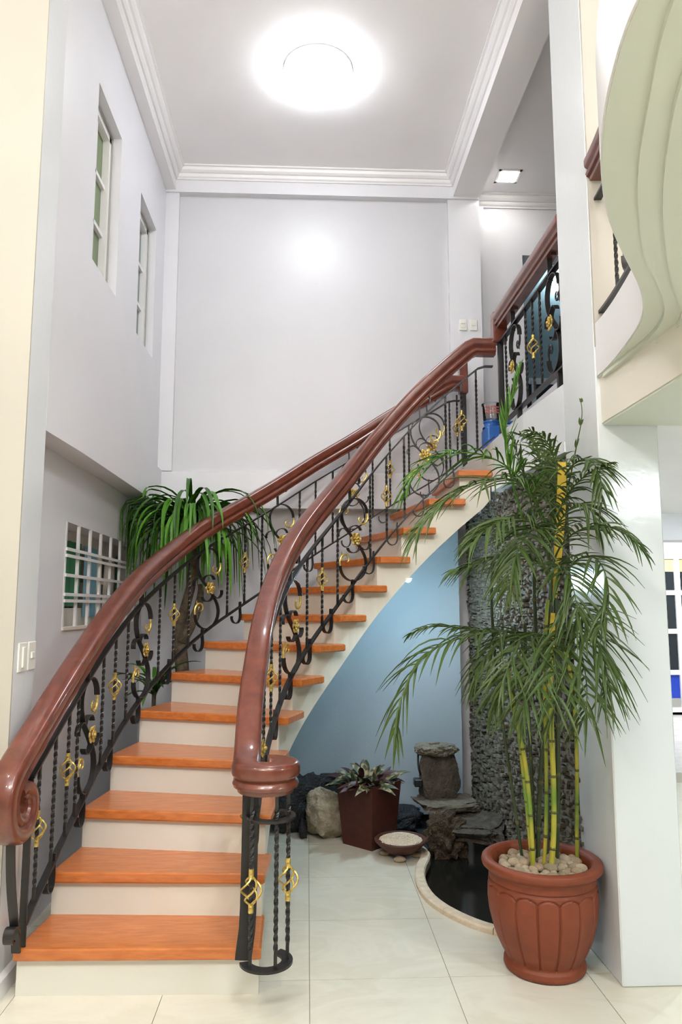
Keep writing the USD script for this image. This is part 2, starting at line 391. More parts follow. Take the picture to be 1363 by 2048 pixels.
for x in (2.2, 2.5, 2.8, 3.1, 3.36):
    fr.append(bx(x, x + .05, 7.955, 8.0, 3.0, 4.1))
obj('window_frame', fr, TRIMW, wn)
for x in (2.25, 2.55, 2.85, 3.15):
    obj('pane', bx(x, x + .25, 7.975, 7.985, 3.06, 4.06), DARKV, wn)
tag = obj('wall_lamp', trimesh.creation.icosphere(2, 0.07).apply_translation((2.87, 7.9, 5.30)), GLINTL, None, 'small glowing ball standing in for a glint on glass behind the gallery railing', 'lamp')  # glowing ball stands in for a lamp glint on the glass
w = thing('window_4', kind='structure')

# the pillar, the cream wall above it, the low ceiling at the right
PX0, PX1, PY0, PY1 = 1.325, 1.605, 3.26, 3.69
pl = thing('pillar', kind='structure')
obj('shaft', cbx(PX0, PX1, PY0, PY1, 0, 5.6, .006), PILLARW, pl)
obj('cream_facing', bx(1.327, 4.6, 3.245, 3.262, 2.78, 5.6), CREAM, pl)
rs = thing('ceiling_lower', kind='structure')
obj('soffit', bx(1.6, 6.5, 3.255, 6.6, 2.408, 2.419), WHITE_MATT, rs)
obj('edge_beam', bx(1.345, 1.75, -3.5, 3.262, 2.415, 2.66), CREAM2, rs)
obj('front_soffit', bx(1.35, 6.5, -3.5, 3.255, 2.405, 2.42), GREYW, rs)
obj('cross_beam', bx(1.62, 6.5, 6.45, 6.7, 2.17, 2.43), WHITE, rs)
obj('far_ceiling', bx(1.6, 7.5, 6.7, 11.2, 2.75, 2.9), WHITE_MATT, rs)
def wave(line, x_in, zb, zt, back):
    P = spline(np.array(line), 70)
    P = np.vstack([[P[0] + (back - P[0, 1]) * np.array([.3, 1.0])], P])
    poly = Polygon(list(map(tuple, P)) + [(x_in, P[-1, 1]), (x_in, P[0, 1])]).buffer(0)
    e = trimesh.creation.extrude_polygon(poly, zt - zb, engine='earcut'); e.apply_translation((0, 0, zb))
    return e
OUT = [(0.57, 1.143), (0.578, 1.223), (0.599, 1.326), (0.631, 1.446), (0.68, 1.586), (0.732, 1.708), (0.789, 1.824), (0.874, 1.968), (0.986, 2.136), (1.091, 2.294), (1.179, 2.456), (1.237, 2.618), (1.28, 2.831), (1.31, 3.026), (1.328, 3.25)]
T2 = [(0.624, 1.129), (0.65, 1.233), (0.69, 1.354), (0.746, 1.518), (0.829, 1.721), (0.901, 1.868), (1.011, 2.072), (1.106, 2.208), (1.195, 2.341), (1.28, 2.516), (1.315, 2.682), (1.325, 2.853), (1.333, 3.2)]
T3 = [(0.704, 1.193), (0.724, 1.299), (0.779, 1.456), (0.86, 1.651), (0.956, 1.845), (1.089, 2.085), (1.202, 2.267), (1.326, 2.483), (1.340, 2.70)]
bal = thing('balcony_edge', 'wavy balcony edge with stepped sage underside at the upper right', 'balcony', kind='structure')
obj('wavy_fascia', wave(OUT, 2.4, 2.635, 2.885, -0.6), TRIMW, bal, smooth=30)
obj('wavy_step', wave([(x + .005, y) for x, y in OUT], 2.4, 2.63, 2.637, -0.6), GREYW, bal)
obj('wavy_step', wave(T2, 2.4, 2.612, 2.63, -0.6), GREYW, bal, smooth=30)
obj('wavy_step', wave(T3, 2.4, 2.590, 2.612, -0.6), GREYW, bal, smooth=30)

# far room behind the pillar
fw = thing('wall_far', kind='structure')
obj('far_wall', [bx(1.6, 4.7, 10.95, 11.1, 0, 2.9), bx(4.7, 7.6, 10.95, 11.1, 2.36, 2.9), bx(7.0, 7.6, 10.95, 11.1, 0, 2.9)], WHITE, fw)
obj('side_wall', bx(7.4, 7.6, 3, 11, 0, 2.9), WHITE, fw)
obj('upper_wall', bx(1.6, 7.6, 6.62, 6.72, 2.43, 2.95), WHITE, fw)
obj('partition', bx(1.47, 1.6, 3.69, 11, 0, 2.9), WHITE, fw)
wn = thing('window_6', kind='structure')
obj('window_frame', [bx(4.7, 7.0, 10.9, 10.95, z, z + .07) for z in (0.04, .58, 1.18, 1.75, 2.29)] + [bx(x, x + .08, 10.895, 10.95, .04, 2.36) for x in (4.7, 5.1, 5.5, 5.9, 6.3, 6.92)], TRIMW, wn)
for x in (4.78, 5.18, 5.58, 5.98, 6.38):
    for i, (a, b, mt) in enumerate(((0.11, .24, GREYBD), (.24, .58, BLUEV), (.65, 1.18, DARKV), (1.25, 1.75, DARKV), (1.82, 2.10, DARKV), (2.10, 2.29, YELLOWV))):
        obj('pane', bx(x, x + .32, 10.93, 10.94, a, b), mt, wn)
obj('far_lamp', bx(4.6, 5.6, 9.0, 10.0, 2.72, 2.745), FARL, None, 'flat bright ceiling panel in the far room behind the pillar', 'lamp')

# living room shell behind the camera
lv = thing('wall_living_room', kind='structure')
obj('left_wall', bx(-4.3, -4.2, -3.8, 3.5, 0, 5.6), CREAM, lv)
obj('rear_wall', bx(-4.3, 6.6, -3.9, -3.8, 0, 5.6), CREAM, lv)
obj('right_wall', [bx(6.5, 6.6, -3.9, 11, 0, 2.6), bx(4.6, 4.7, -3.9, 3.3, 2.6, 5.6)], CREAM, lv)
for i, (x, y) in enumerate([(-2.6, 1.6), (-2.6, -1.6), (0.0, -1.2), (0.2, 1.3), (2.6, -1.4)]):
    obj('living_room_downlight', trimesh.creation.cylinder(0.17, 0.02, sections=24).apply_translation((x, y, 5.44)), LIVL, None, 'added unseen fill lamp on the living room ceiling behind the viewer', 'lamp', 'added living room fill lamps')  # unseen lamps added as broad fill from the living room
for i, (x, y) in enumerate([(2.4, 1.3), (3.4, 5.0)]):
    obj('low_ceiling_downlight', trimesh.creation.cylinder(0.14, 0.02, sections=24).apply_translation((x, y, 2.393 if y < 3 else 2.396)), LOWL, None, 'added unseen fill lamp in the low ceiling at the right', 'lamp', 'added low ceiling fill lamps')  # unseen lamps added to brighten the lower right
for cx_, cy_, cz_, lab in ((-1.1, -.6, 4.3, 'left'), (.85, -.2, 4.3, 'right')):  # both unseen; the right one is added to fill niche and left wall
    ch = thing('chandelier', 'unseen hanging five-globe light behind the viewer on the %s of the living room' % lab, 'lamp', (cx_, cy_, cz_))
    obj('stem', tube(np.array([(cx_, cy_, 5.45), (cx_, cy_, 4.9), (cx_, cy_, cz_ + .05)]), .012, 8), IRON, ch)
    for k in range(5):
        a = k * 2 * PI / 5; e = np.array([cx_ + .32 * math.cos(a), cy_ + .32 * math.sin(a), cz_])
        obj('arm', tube(spline(np.array([(cx_, cy_, cz_ + .07), (cx_ + .18 * math.cos(a), cy_ + .18 * math.sin(a), cz_ - .08), e - [0, 0, .10]]), 10), .009, 6), IRON, ch)
        obj('globe', trimesh.creation.icosphere(3, .11).apply_translation(e), CHANL, ch, smooth=True)

# ------------------------------------------------------------------ floor
pond_edge = spline([(0.30, 5.75), (0.50, 5.45), (0.68, 5.18), (0.755, 4.935), (0.70, 4.72), (0.655, 4.45), (0.675, 4.2), (0.755, 4.00), (0.90, 3.82), (1.08, 3.72), (1.345, 3.695)], 60)
POND = Polygon(list(map(tuple, pond_edge)) + [(1.36, 6.24), (0.30, 6.24)]).buffer(0)
fl = thing('floor', kind='structure')
g = 0.0016
def tile_mesh(poly, zt):
    return trimesh.creation.extrude_polygon(poly, 0.012, engine='earcut').apply_translation((0, 0, zt - 0.012))
X0, Y0, S = 0.019, 3.385, 0.602
for i in range(-3, 4):
    for j in range(-2, 5):
        x, y = X0 + i * S, Y0 + j * S
        p = sbox(x + g, y + g, x + S - g, y + S - g).difference(POND)
        for q in getattr(p, 'geoms', [p]):
            if q.is_empty or q.area < 1e-4: continue
            obj('floor_tile', tile_mesh(q, 0.0), TILE, fl)
x0, x1, y0, y1 = X0 - 3 * S, X0 + 4 * S, Y0 - 2 * S, Y0 + 5 * S
rest = sbox(-4.3, -4, 7.6, 7.2).difference(sbox(x0, y0, x1, y1)).difference(sbox(1.6, 6.8, 8, 12))
obj('tile_field', [tile_mesh(q, 0.0) for q in getattr(rest, 'geoms', [rest])], TILE, fl)
bed = sbox(-4.3, -4, 7.6, 7.2).difference(POND)
obj('grout_bed', trimesh.creation.extrude_polygon(bed, 0.05, engine='earcut').apply_translation((0, 0, -.0535)), GROUT, fl)
obj('far_room_floor', bx(1.6, 7.6, 7.2, 11, -.05, 0.0), PATTERN, fl)
obj('pond_basin', [trimesh.creation.extrude_polygon(POND.buffer(.06), 0.03, engine='earcut').apply_translation((0, 0, -.21)), trimesh.creation.extrude_polygon(POND.buffer(.05).difference(POND), 0.155, engine='earcut').apply_translation((0, 0, -.21))], PONDBED, fl)
obj('pond_water', trimesh.creation.extrude_polygon(POND.buffer(-.003), 0.012, engine='earcut').apply_translation((0, 0, -.065)), WATER, None, 'dark still water of the small pond at the foot of the stone wall', 'water')
kb = thing('pond_kerb', 'narrow curved cream stone kerb edging the dark pond', 'kerb')
Pk = pond_edge[14:58]
N = len(Pk); cuts = list(range(0, N, 7))
for a in cuts:
    seg = Pk[a:min(a + 8, N)]
    if len(seg) < 3: continue
    seg = np.c_[seg, np.full(len(seg), .006)]
    T_, L_, U_ = frames(seg)
    seg[0] += (seg[1] - seg[0]) * .05
    wv = .034 + .004 * rng.rand()
    obj('kerb_stone', loft([[seg[i] + L_[i] * (-wv + .0) + (0, 0, -.03), seg[i] + L_[i] * -wv + (0, 0, .012), seg[i] + L_[i] * (-wv + .008) + (0, 0, .022), seg[i] + L_[i] * .018 + (0, 0, .024), seg[i] + L_[i] * .026 + (0, 0, .015), seg[i] + L_[i] * .026 + (0, 0, -.05)] for i in range(len(seg))]), KERB, kb)

# ------------------------------------------------------------------ upper windows in the left wall
def tinted(name, c):
    return mat(name, {'g': ('geometry', {}), 'm': ('mapping', dict(scale=(1, 26, .6))), 'n': ('noise_texture', dict(scale=2.0, detail=3.0)),
        'r': ('rgb_ramp', {'ramp': [(.3, tuple(x * .78 for x in c)), (.7, tuple(x * 1.15 for x in c))]}), 'p': ('principled_bsdf', dict(roughness=.35, specular_ior_level=.3))},
        [('g.position', 'm.vector'), ('m.vector', 'n.vector'), ('n.fac', 'r.fac'), ('r.color', 'p.base_color')])
PANEG, PANEB = tinted('green_reeded_glass', (.165, .225, .115)), tinted('grey_green_reeded_glass', (.20, .26, .24))
def wall_window(name, w, pane_m):
    y0, y1, zb, zt = w
    t = thing(name, kind='structure')
    xf0, xf1 = -1.385, -1.315
    fw_ = .055
    obj('window_frame', [bx(xf0, xf1, y0, y1, zt - fw_, zt), bx(xf0, xf1, y0, y1, zb, zb + fw_), bx(xf0, xf1, y0, y0 + fw_, zb, zt), bx(xf0, xf1, y1 - fw_, y1, zb, zt),
                         bx(xf0 + .02, xf1 - .02, (y0 + y1) / 2 - .02, (y0 + y1) / 2 + .02, zb, zt)], TRIMW, t)
    obj('reveal_bead', [bx(-1.315, -1.305, y1 - .016, y1 - .008, zb, zt), bx(-1.315, -1.305, y0, y1, zt - .016, zt - .008)], GREYBD, t)
    h = (zt - zb - 2 * fw_) / 3
    bars = [bx(-1.375, -1.335, y0 + fw_, y1 - fw_, zb + fw_ + k * h - .014, zb + fw_ + k * h + .014) for k in (1, 2)]
    for b in bars: obj('glazing_bar', b, TRIMW, t)
    for k in range(3):
        for a, b in ((y0 + fw_, (y0 + y1) / 2 - .02), ((y0 + y1) / 2 + .02, y1 - fw_)):
            obj('pane', bx(-1.362, -1.358, a, b, zb + fw_ + k * h + (.014 if k else 0), zb + fw_ + (k + 1) * h - (.014 if k < 2 else 0)), pane_m, t)
    struct('window_backing', bx(-1.72, -1.60, y0 - .1, y1 + .1, zb - .1, zt + .1), GREYBD)
wall_window('window_1', W1, PANEG)
wall_window('window_2', W2, PANEB)

# grille window in the niche
g3 = thing('window_3', kind='structure')
y0, y1, zb, zt = W3
for k, y in enumerate([4.26, 4.50, 4.74, 4.98, 5.235, 5.49, 5.74, 5.97]):
    obj('grille_bar', bx(-1.383, -1.368, y - .012, y + .012, zb, zt), TRIMW, g3)
for z in (1.905, 1.868, 1.757, 1.648, 1.612):
    obj('grille_bar', bx(-1.367, -1.357, y0, y1, z - .009, z + .009), TRIMW, g3)
obj('window_frame', [bx(-1.40, -1.362, y0, y1, zb - .004, zb + .014), bx(-1.60, -1.52, y0, y1, zt - .13, zt), bx(-1.62, -1.50, y0, y1, zb, zb + .12), bx(-1.60, -1.56, y0, y1, 1.745, 1.775)], SASHW, g3)
for y, tilt in ((4.97, .05), (5.30, .10), (5.56, -.03), (5.74, .12), (5.95, 0)):
    obj('open_sash', hull([(-1.56, y + s, zb + .12) for s in (0, .05)] + [(-1.53, y + s, zb + .12) for s in (0, .05)] + [(-1.56, y + s + tilt * .4, zt - .10) for s in (0, .05)] + [(-1.53, y + s + tilt * .4, zt - .10) for s in (0, .05)]), SASHW, g3)
struct('window_backing', bx(-1.70, -1.625, y0 - .2, y1 + .3, zb - .2, zt + .2), GREYBD)
def cloth(name, ya, yb, za, zb_, x, mt, label, folds=60, cat='curtain'):
    yy = np.linspace(ya, yb, 40); xx = x + .008 * np.sin(yy * folds)
    f = np.stack([xx, yy], 1); poly = Polygon(list(map(tuple, f)) + list(map(tuple, f[::-1] - [.004, 0])))
    obj(name, trimesh.creation.extrude_polygon(poly, zb_ - za, engine='earcut').apply_translation((0, 0, za)), mt, None, label, cat)
cloth('window_curtain', 4.60, 4.98, zb + .13, 1.99, -1.50, CURTDG, 'dark green curtain hanging at the near end of the white grille window')
cloth('hanging_cloth', 5.03, 5.30, zb + .06, 1.98, -1.49, CLOTHBL, 'blue cloth strip hanging behind the white window grille', 50, 'cloth')
cloth('window_curtain', 5.9, 6.3, zb + .13, 1.97, -1.50, CURTDG, 'dark green curtain at the far end of the white grille window')

# ------------------------------------------------------------------ staircase
Z = np.array([0, .191, .382, .573, .764, .955, 1.146, 1.337, 1.525, 1.722, 1.92, 2.122, 2.325, 2.53, 2.73])
O = np.array([(-1.19, 3.28), (-1.165, 3.60), (-1.135, 3.93), (-1.095, 4.28), (-1.03, 4.66), (-.915, 5.05), (-.735, 5.32), (-.49, 5.55), (-.22, 5.73), (.05, 5.87), (.36, 5.97), (.67, 6.0), (1.02, 6.0), (1.29, 6.0)])
I = np.array([(-.18, 3.25), (-.185, 3.54), (-.17, 3.77), (-.15, 4.06), (-.105, 4.34), (-.03, 4.56), (.085, 4.74), (.22, 4.88), (.36, 4.98), (.50, 5.03), (.66, 5.05), (.84, 5.05), (1.05, 5.05), (1.29, 5.05)])
KT = np.arange(1, 15)
fo, fi, fz = CubicSpline(KT, O), CubicSpline(KT, I), CubicSpline(np.arange(15), Z)
def across(t, inset_i, inset_o=0.0):
    o, i = fo(t), fi(t); w = (o - i) / np.linalg.norm(o - i)
    return i + w * inset_i, o - w * inset_o
TT = 0.047
sc = thing('staircase', 'curved staircase with orange-brown wooden treads and cream risers', 'staircase', (-.6, 3.3, 0))
def chamfer_quad(q, z0, z1, c):
    q = np.asarray(q); cen = q.mean(0)
    ins = q + (cen - q) / np.linalg.norm(cen - q, axis=1)[:, None] * c * 1.4
    P = [(*p, z) for p in q for z in (z0 + c, z1 - c)] + [(*p, z) for p in ins for z in (z0, z1)]
    return hull(P)
for k in range(1, 14):
    i0, o0 = I[k - 1], O[k - 1]; i1, o1 = I[k], O[k]
    back = 0.045
    d_i = (i1 - i0) / np.linalg.norm(i1 - i0); d_o = (o1 - o0) / np.linalg.norm(o1 - o0)
    if k == 13: q = [o0, i0, i1 - d_i * .005, o1 - d_o * .005]
    else: q = [o0, i0, i1 + d_i * back, o1 + d_o * back]
    obj('tread', chamfer_quad(q, Z[k] - TT, Z[k], .007), TREAD, sc)
for k in range(1, 14):
    i0, o0 = I[k - 1], O[k - 1]
    w = (o0 - i0) / np.linalg.norm(o0 - i0); n = np.array([w[1], -w[0]])
    if np.dot(n, (I[k] - i0)) < 0: n = -n
    ins = np.interp(k, [1, 2, 5.5], [.012, .015, .078])
    a, b = i0 + w * ins + n * .028, o0 - w * .006 + n * .028
    q = [a, b, b + n * .02, a + n * .02]
    obj('riser', hull([(*p, z) for p in q for z in (Z[k - 1] - .002, Z[k] - TT + .001)]), RISERW, sc)
def soffit(t):
    return max(0.0, float(fz(t)) - .40)
body, wallp = [], []
for k in range(1, 14):
    for s in range(3):
        t0, t1 = k + s / 3, k + (s + 1) / 3
        sh = .10
        P = []
        for t in (t0, t1):
            ins = np.interp(t, [1, 2, 5.5], [.014, .017, .078])
            tt = min(t + sh, 14)
            a, b = across(tt, ins, .01)
            zs = soffit(t); P += [(*a, zs), (*b, zs), (*a, Z[k] - TT), (*b, Z[k] - TT)]
        body.append(hull(P))
obj('stair_body', body, STRING, sc)
cw = []
for t in np.linspace(2.4, 13.62, 70):
    a, b = across(min(t, 14), .1, .02); _, b2 = across(min(t, 14), .1, .12)
    cw.append([(*b, 0), (*b, soffit(t) + .05), (*b2, soffit(t) + .05), (*b2, 0)])
obj('curved_wall', loft(cw), BLUEW, sc, smooth=40)

# ------------------------------------------------------------------ wrought iron parts
def sq_twist(p, L, s=.0125, turns=7, flat0=.06, rot0=0.0):
    n = 64; rings = []
    for i in range(n):
        z = L * i / (n - 1); u = np.clip((z - flat0) / (L - 2 * flat0), 0, 1); a = rot0 + u * turns * PI / 2 * 2
        c, q = math.cos(a) * s / 2, math.sin(a) * s / 2
        rings.append([(p[0] + x * c - y * q, p[1] + x * q + y * c, p[2] + z) for x, y in ((1, 1), (-1, 1), (-1, -1), (1, -1))])
    return loft(rings)
def basket(c, H=.135, R=.03):
    c = np.asarray(c, float); out = []
    for k in range(4):
        u = np.linspace(0, 1, 14); a = u * PI * 1.0 + k * PI / 2; r = .006 + R * np.sin(u * PI) ** .9
        out.append(tube(np.stack([c[0] + r * np.cos(a), c[1] + r * np.sin(a), c[2] + (u - .5) * H * .68], 1), .0042, 5))
    for s in (-1, 1):
        for zz, rr in ((.36, .0105), (.42, .0085), (.48, .0105)):
            out.append(lathe([(0, -.012), (rr, -.010), (rr, .010), (0, .012)], 10, (c[0], c[1], c[2] + s * zz * H)))
    return trimesh.util.concatenate(out)

def arc(cx, cy, r, a0, a1, n=14):
    a = np.radians(np.linspace(a0, a1, n)); return np.stack([cx + r * np.cos(a), cy + r * np.sin(a)], 1)
# S scroll panel in local (along, up) coordinates, metres, centre at the flower
S_MAIN = np.array([(.092, .185), (.080, .235), (.040, .275), (-.015, .280), (-.062, .245), (-.085, .190), (-.080, .125), (-.050, .060), (0, 0), (.045, -.060), (.078, -.125), (.082, -.190), (.060, -.245), (.012, -.282), (-.045, -.277), (-.085, -.235), (-.095, -.185)])
CURLS = [np.array([(-.048, .055), (-.078, .070), (-.104, .050), (-.108, .012)]), np.array([(-.040, .045), (-.018, .085), (.022, .092), (.046, .062)]),
         np.array([(.048, -.055), (.078, -.070), (.104, -.050), (.108, -.012)]), np.array([(.040, -.045), (.018, -.085), (-.022, -.092), (-.046, -.062)])]
TOPCURL = np.array([(-.035, .262), (-.035, .33), (-.035, .40), (-.02, .44), (.02, .445), (.042, .415), (.036, .385)])
HOOK = np.array([(0, .035), (0, -.03), (0, -.085), (-.012, -.112), (-.038, -.122), (-.064, -.106), (-.070, -.070)])
def place2(P2, c, h, n_off=0.0):
    h = np.asarray(h); nrm = np.array([-h[1], h[0]])
    return np.stack([c[0] + P2[:, 0] * h[0] + nrm[0] * n_off, c[1] + P2[:, 0] * h[1] + nrm[1] * n_off, c[2] + P2[:, 1]], 1)
def smooth2(P, n): return spline(P, n)
def gold_leaf(c, h, p0, flip):
    """little acanthus curl that ends a scroll: starts at p0, curls inwards; flip 1 = upper, -1 = lower"""
    s = flip
    main = np.array([(0, 0), (.004, -.035), (-.012, -.066), (-.040, -.078), (-.064, -.062), (-.066, -.036), (-.048, -.026)]) * s
    P = smooth2(main + p0, 16)
    r = .0052 * np.sin(np.linspace(.35, 1, 16) * PI * .93) + .0022
    out = [tube(place2(P, c, h), r, 6)]
    for (dx, dy), l in (((-.014, -.068), (.004, -.03)), ((-.034, -.056), (.010, .022)), ((-.058, -.046), (-.016, .010))):
        q = np.array([(dx, dy), (dx + l[0] * .5, dy + l[1] * .6), (dx + l[0], dy + l[1])]) * s + p0
        out.append(tube(place2(spline(q, 5), c, h), [.003, .005, .0048, .0035, .0015], 5))
    return trimesh.util.concatenate(out)
def flower(c, h, side):
    nrm = np.array([-h[1], h[0], 0]) * side; H = np.array([h[0], h[1], 0]); U = np.array([0, 0, 1.0]); out = []
    for ring, (npet, R, rr, dz) in enumerate(((6, .030, .019, .010), (5, .015, .012, .020))):
        for k in range(npet):
            a = 2 * PI * k / npet + ring * .5
            s = trimesh.creation.icosphere(1, 1.0); v = s.vertices * [rr, rr * .8, .006]
            d = math.cos(a) * H + math.sin(a) * U; e = -math.sin(a) * H + math.cos(a) * U
            tilt = nrm * .5 + d * .2
            v = v[:, :1] * (d * .9 + nrm * .35) + v[:, 1:2] * e + v[:, 2:] * (nrm - d * .3) + c + d * R + nrm * dz
            out.append(tidy(v, s.faces))
    s = trimesh.creation.icosphere(1, .010); out.append(tidy(s.vertices + c + nrm * .026, s.faces))
    return trimesh.util.concatenate(out)
BW = .029; SX = np.array([1.16, 1.0])
def scroll_panel(parent, c, h, side=1, leaf=GOLD, top=True):
    c = np.asarray(c, float); h = np.asarray(h); nrm = (-h[1], h[0], 0)
    p = obj('scroll_panel', [strip(place2(smooth2(S_MAIN * SX, 44), c, h), nrm, BW, .006)] + [strip(place2(smooth2(q * SX, 12), c, h), nrm, BW, .005) for q in CURLS] +
            ([strip(place2(smooth2(TOPCURL, 22), c, h), nrm, BW, .006)] if top else []), IRON, parent, smooth=35)
    obj('leaf_scroll', gold_leaf(c, h, S_MAIN[0] * SX, 1), leaf, p, smooth=50)
    obj('leaf_scroll', gold_leaf(c, h, S_MAIN[-1] * SX, -1), leaf, p, smooth=50)
    cc = c + np.array([-h[1], h[0], 0]) * side * .012
    obj('flower', flower(cc, h, side), GOLD, p, smooth=50)
    return p
RAIL = np.array([(-.030, -.062), (.030, -.062), (.034, -.048), (.047, -.041), (.052, -.028), (.047, -.016), (.040, -.010), (.044, -.002), (.053, .004), (.057, .014), (.057, .040), (.052, .053), (.040, .060), (.015, .063),
                 (-.015, .063), (-.040, .060), (-.052, .053), (-.057, .040), (-.057, .014), (-.053, .004), (-.044, -.002), (-.040, -.010), (-.047, -.016), (-.052, -.028), (-.047, -.041), (-.034, -.048)])
def rail(P, L=None, U=None, scale=None):
    P = np.asarray(P, float); T = np.gradient(P, axis=0); T /= np.linalg.norm(T, axis=1)[:, None]
    if L is None:
        L = np.cross(T, [0, 0, 1.0]); L /= np.linalg.norm(L, axis=1)[:, None]
    if U is None: U = np.cross(L, T)
    sc_ = np.ones(len(P)) if scale is None else scale
    return loft([P[i] + sc_[i] * (RAIL[:, :1] * L[i] + RAIL[:, 1:] * U[i]) for i in range(len(P))])

class Path:
    def __init__(s, side, d): s.side, s.d = side, d
    def xy(s, t):
        o, i = fo(t), fi(t); w = (o - i) / np.linalg.norm(o - i)
        return (i + w * s.d) if s.side == 'R' else (o - w * s.d)
    def h(s, t):
        v = s.xy(t + .02) - s.xy(t - .02); return v / np.linalg.norm(v)
    def at(s, t, z): return np.array([*s.xy(t), float(fz(t)) + z])

def railing(parent, path, zb, zt, t0, t1, panels, balus, baskets, hooks, side, panel_dz):
    ts = np.linspace(t0, t1, 60)
    def bar(z, w, th):
        P = np.array([path.at(t, z) for t in ts])
        if z > .3: P[:, 2] = np.minimum(P[:, 2], float(fz(13.8 if path.side == 'R' else 13.5)) + z)
        nrm = np.array([(-path.h(t)[1], path.h(t)[0], 0) for t in ts])
        return strip(P, nrm, w, th)
    obj('bottom_bar', bar(zb, .032, .010), IRON, parent, smooth=40)
    obj('top_bar', bar(zt, .032, .010), IRON, parent, smooth=40)
    for k, t in enumerate(balus):
        b = path.at(t, zb); b_ = obj('baluster', sq_twist(b, zt - zb, rot0=math.atan2(*path.h(t)[::-1])), IRON, parent)
        if t in baskets:
            obj('basket', basket(b + np.array([0, 0, (zt - zb) * (.52)])), GOLD, b_, 'gold wire basket on the baluster', smooth=50)
    for t in panels:
        scroll_panel(parent, path.at(t, (zb + zt) / 2 + panel_dz), path.h(t), side)
    for t in hooks:
        h = path.h(t); p = path.at(t - .08, zb)
        obj('scroll_foot', strip(place2(smooth2(HOOK, 18), p, h), (-h[1], h[0], 0), BW, .006), IRON, parent, smooth=35)

# left railing
lr = thing('stair_railing', 'black wrought iron stair railing with gold flowers beside the left wall', 'railing', (-1.15, 3.3, .19))
LP = Path('L', .025)
panels = [3.0, 5.0, 7.05, 9.0, 11.0, 13.0]
bal, bas = [1.35, 1.85, 2.3, 2.62], [1.35, 2.3]
for a, b in zip(panels[:-1], panels[1:]):
    q = [a + (b - a) * f for f in (.27, .5, .73)]; bal += q; bas.append(q[1])
bal += [13.5, 13.75]; bas.append(13.75)
railing(lr, LP, .07, .655, 1.08, 13.86, panels, bal, bas, list(range(2, 14)), -1, .0)
RH = .805
T0L = .70
ts = np.linspace(T0L, 13.35, 120)
P = np.array([LP.at(t, RH) for t in ts])
# level end at the top, into the wooden block
zl = P[-1, 2] + .03
P = np.vstack([P, [(*LP.xy(13.6), zl), (*LP.xy(13.75), zl), (*LP.xy(13.95), zl)]])
# downward scroll at the bottom, turning in the vertical plane of the rail
st = P[0]; dirn = P[0] - P[2]; slope = math.atan2(dirn[2], np.linalg.norm(dirn[:2])); hdir = -LP.h(T0L)
seq, pos, ang = [], np.array([0.0, 0.0]), slope
for i in range(64):
    u = i / 63; R_ = .112 if u < .45 else .112 - (u - .45) / .55 * .078
    step = .0104 if u < .5 else .0086
    seq.append((pos.copy(), ang))
    pos = pos + step * np.array([math.cos(ang), math.sin(ang)])
    ang -= step / R_ * (0.25 if u < .12 else 1.0)
seq = seq[1:]
Pv = np.array([st + np.array([hdir[0] * s_[0][0], hdir[1] * s_[0][0], s_[0][1]]) for s_ in seq])
full = np.vstack([Pv[::-1], P])
Lh = []
for i in range(len(full)):
    if i < len(Pv): hh = LP.h(T0L)
    else: hh = LP.h(float(np.interp(i - len(Pv), [0, len(ts) - 1, len(P) - 1], [T0L, 13.35, 13.9])))
    Lh.append((hh[1], -hh[0], 0))
Lh = np.array(Lh)
scl = np.ones(len(full)); scl[:len(Pv)] = np.interp(np.arange(len(Pv)), [0, 30, len(Pv)], [.62, .95, 1.0])
obj('handrail', rail(full, L=Lh, scale=scl), RAILW, lr, 'glossy dark red-brown wooden handrail', smooth=40)
e = P[-1]
obj('newel_block', cbx(e[0] - .02, e[0] + .05, e[1] - .04, e[1] + .04, zl - .09, zl + .20, .008), RAILW, lr)
obj('newel_post', cbx(e[0] + .0, e[0] + .035, e[1] - .017, e[1] + .017, GF, zl - .08, .003), IRON, lr)
# bottom newel straps
hx = LP.h(1.0); b0 = LP.xy(1.0); nx = np.array([-hx[1], hx[0], 0])
q1 = spline(np.array([(-.10, .70), (-.125, .66), (-.125, .60), (-.10, .45), (-.05, .28), (-.03, .191)]), 24)
q2 = spline(np.array([(.02, .86), (.02, .60), (.02, .40), (.02, .192)]), 12)
cl = spline(np.array([(-.045, .265), (-.065, .30), (-.095, .305), (-.110, .28), (-.100, .255), (-.082, .258)]), 18)
c0 = np.array([b0[0], b0[1], 0])
obj('newel_strap', strip(place2(q1, c0, hx), nx, .036, .009), IRON, lr, smooth=40)
obj('newel_strap', strip(place2(q2, c0, hx), nx, .030, .009), IRON, lr, smooth=40)
obj('strap_curl', strip(place2(cl, c0, hx), nx, .040, .009), IRON, lr, smooth=40)

# right railing
rr_ = thing('stair_railing', 'black wrought iron stair railing with a spiral handrail end beside the open hall', 'railing', (-.25, 3.2, .1))
RP = Path('R', .07)
panels = [3.0, 6.0, 9.0, 12.0]
bal, bas = [1.7, 2.35], [1.7]
for a, b in zip(panels[:-1], panels[1:]):
    q = [a + (b - a) * f for f in (.26, .5, .74)]; bal += q; bas.append(q[1])
bal += [12.7, 13.2, 13.65]; bas.append(13.2)
railing(rr_, RP, .02, .61, 1.15, 14.15, panels, bal, bas, list(range(2, 14)), -1, .0)
ts = np.linspace(1.8, 13.45, 120)
P = np.array([RP.at(t, .80 - .045 * float(np.clip((3.2 - t) / 1.6, 0, 1))) for t in ts]); zl = P[-1, 2] + .02
top_end = np.array([1.345, RP.xy(13.9)[1], zl])
P = np.vstack([P, [(*RP.xy(13.62), zl), (*RP.xy(13.8), zl), top_end]])
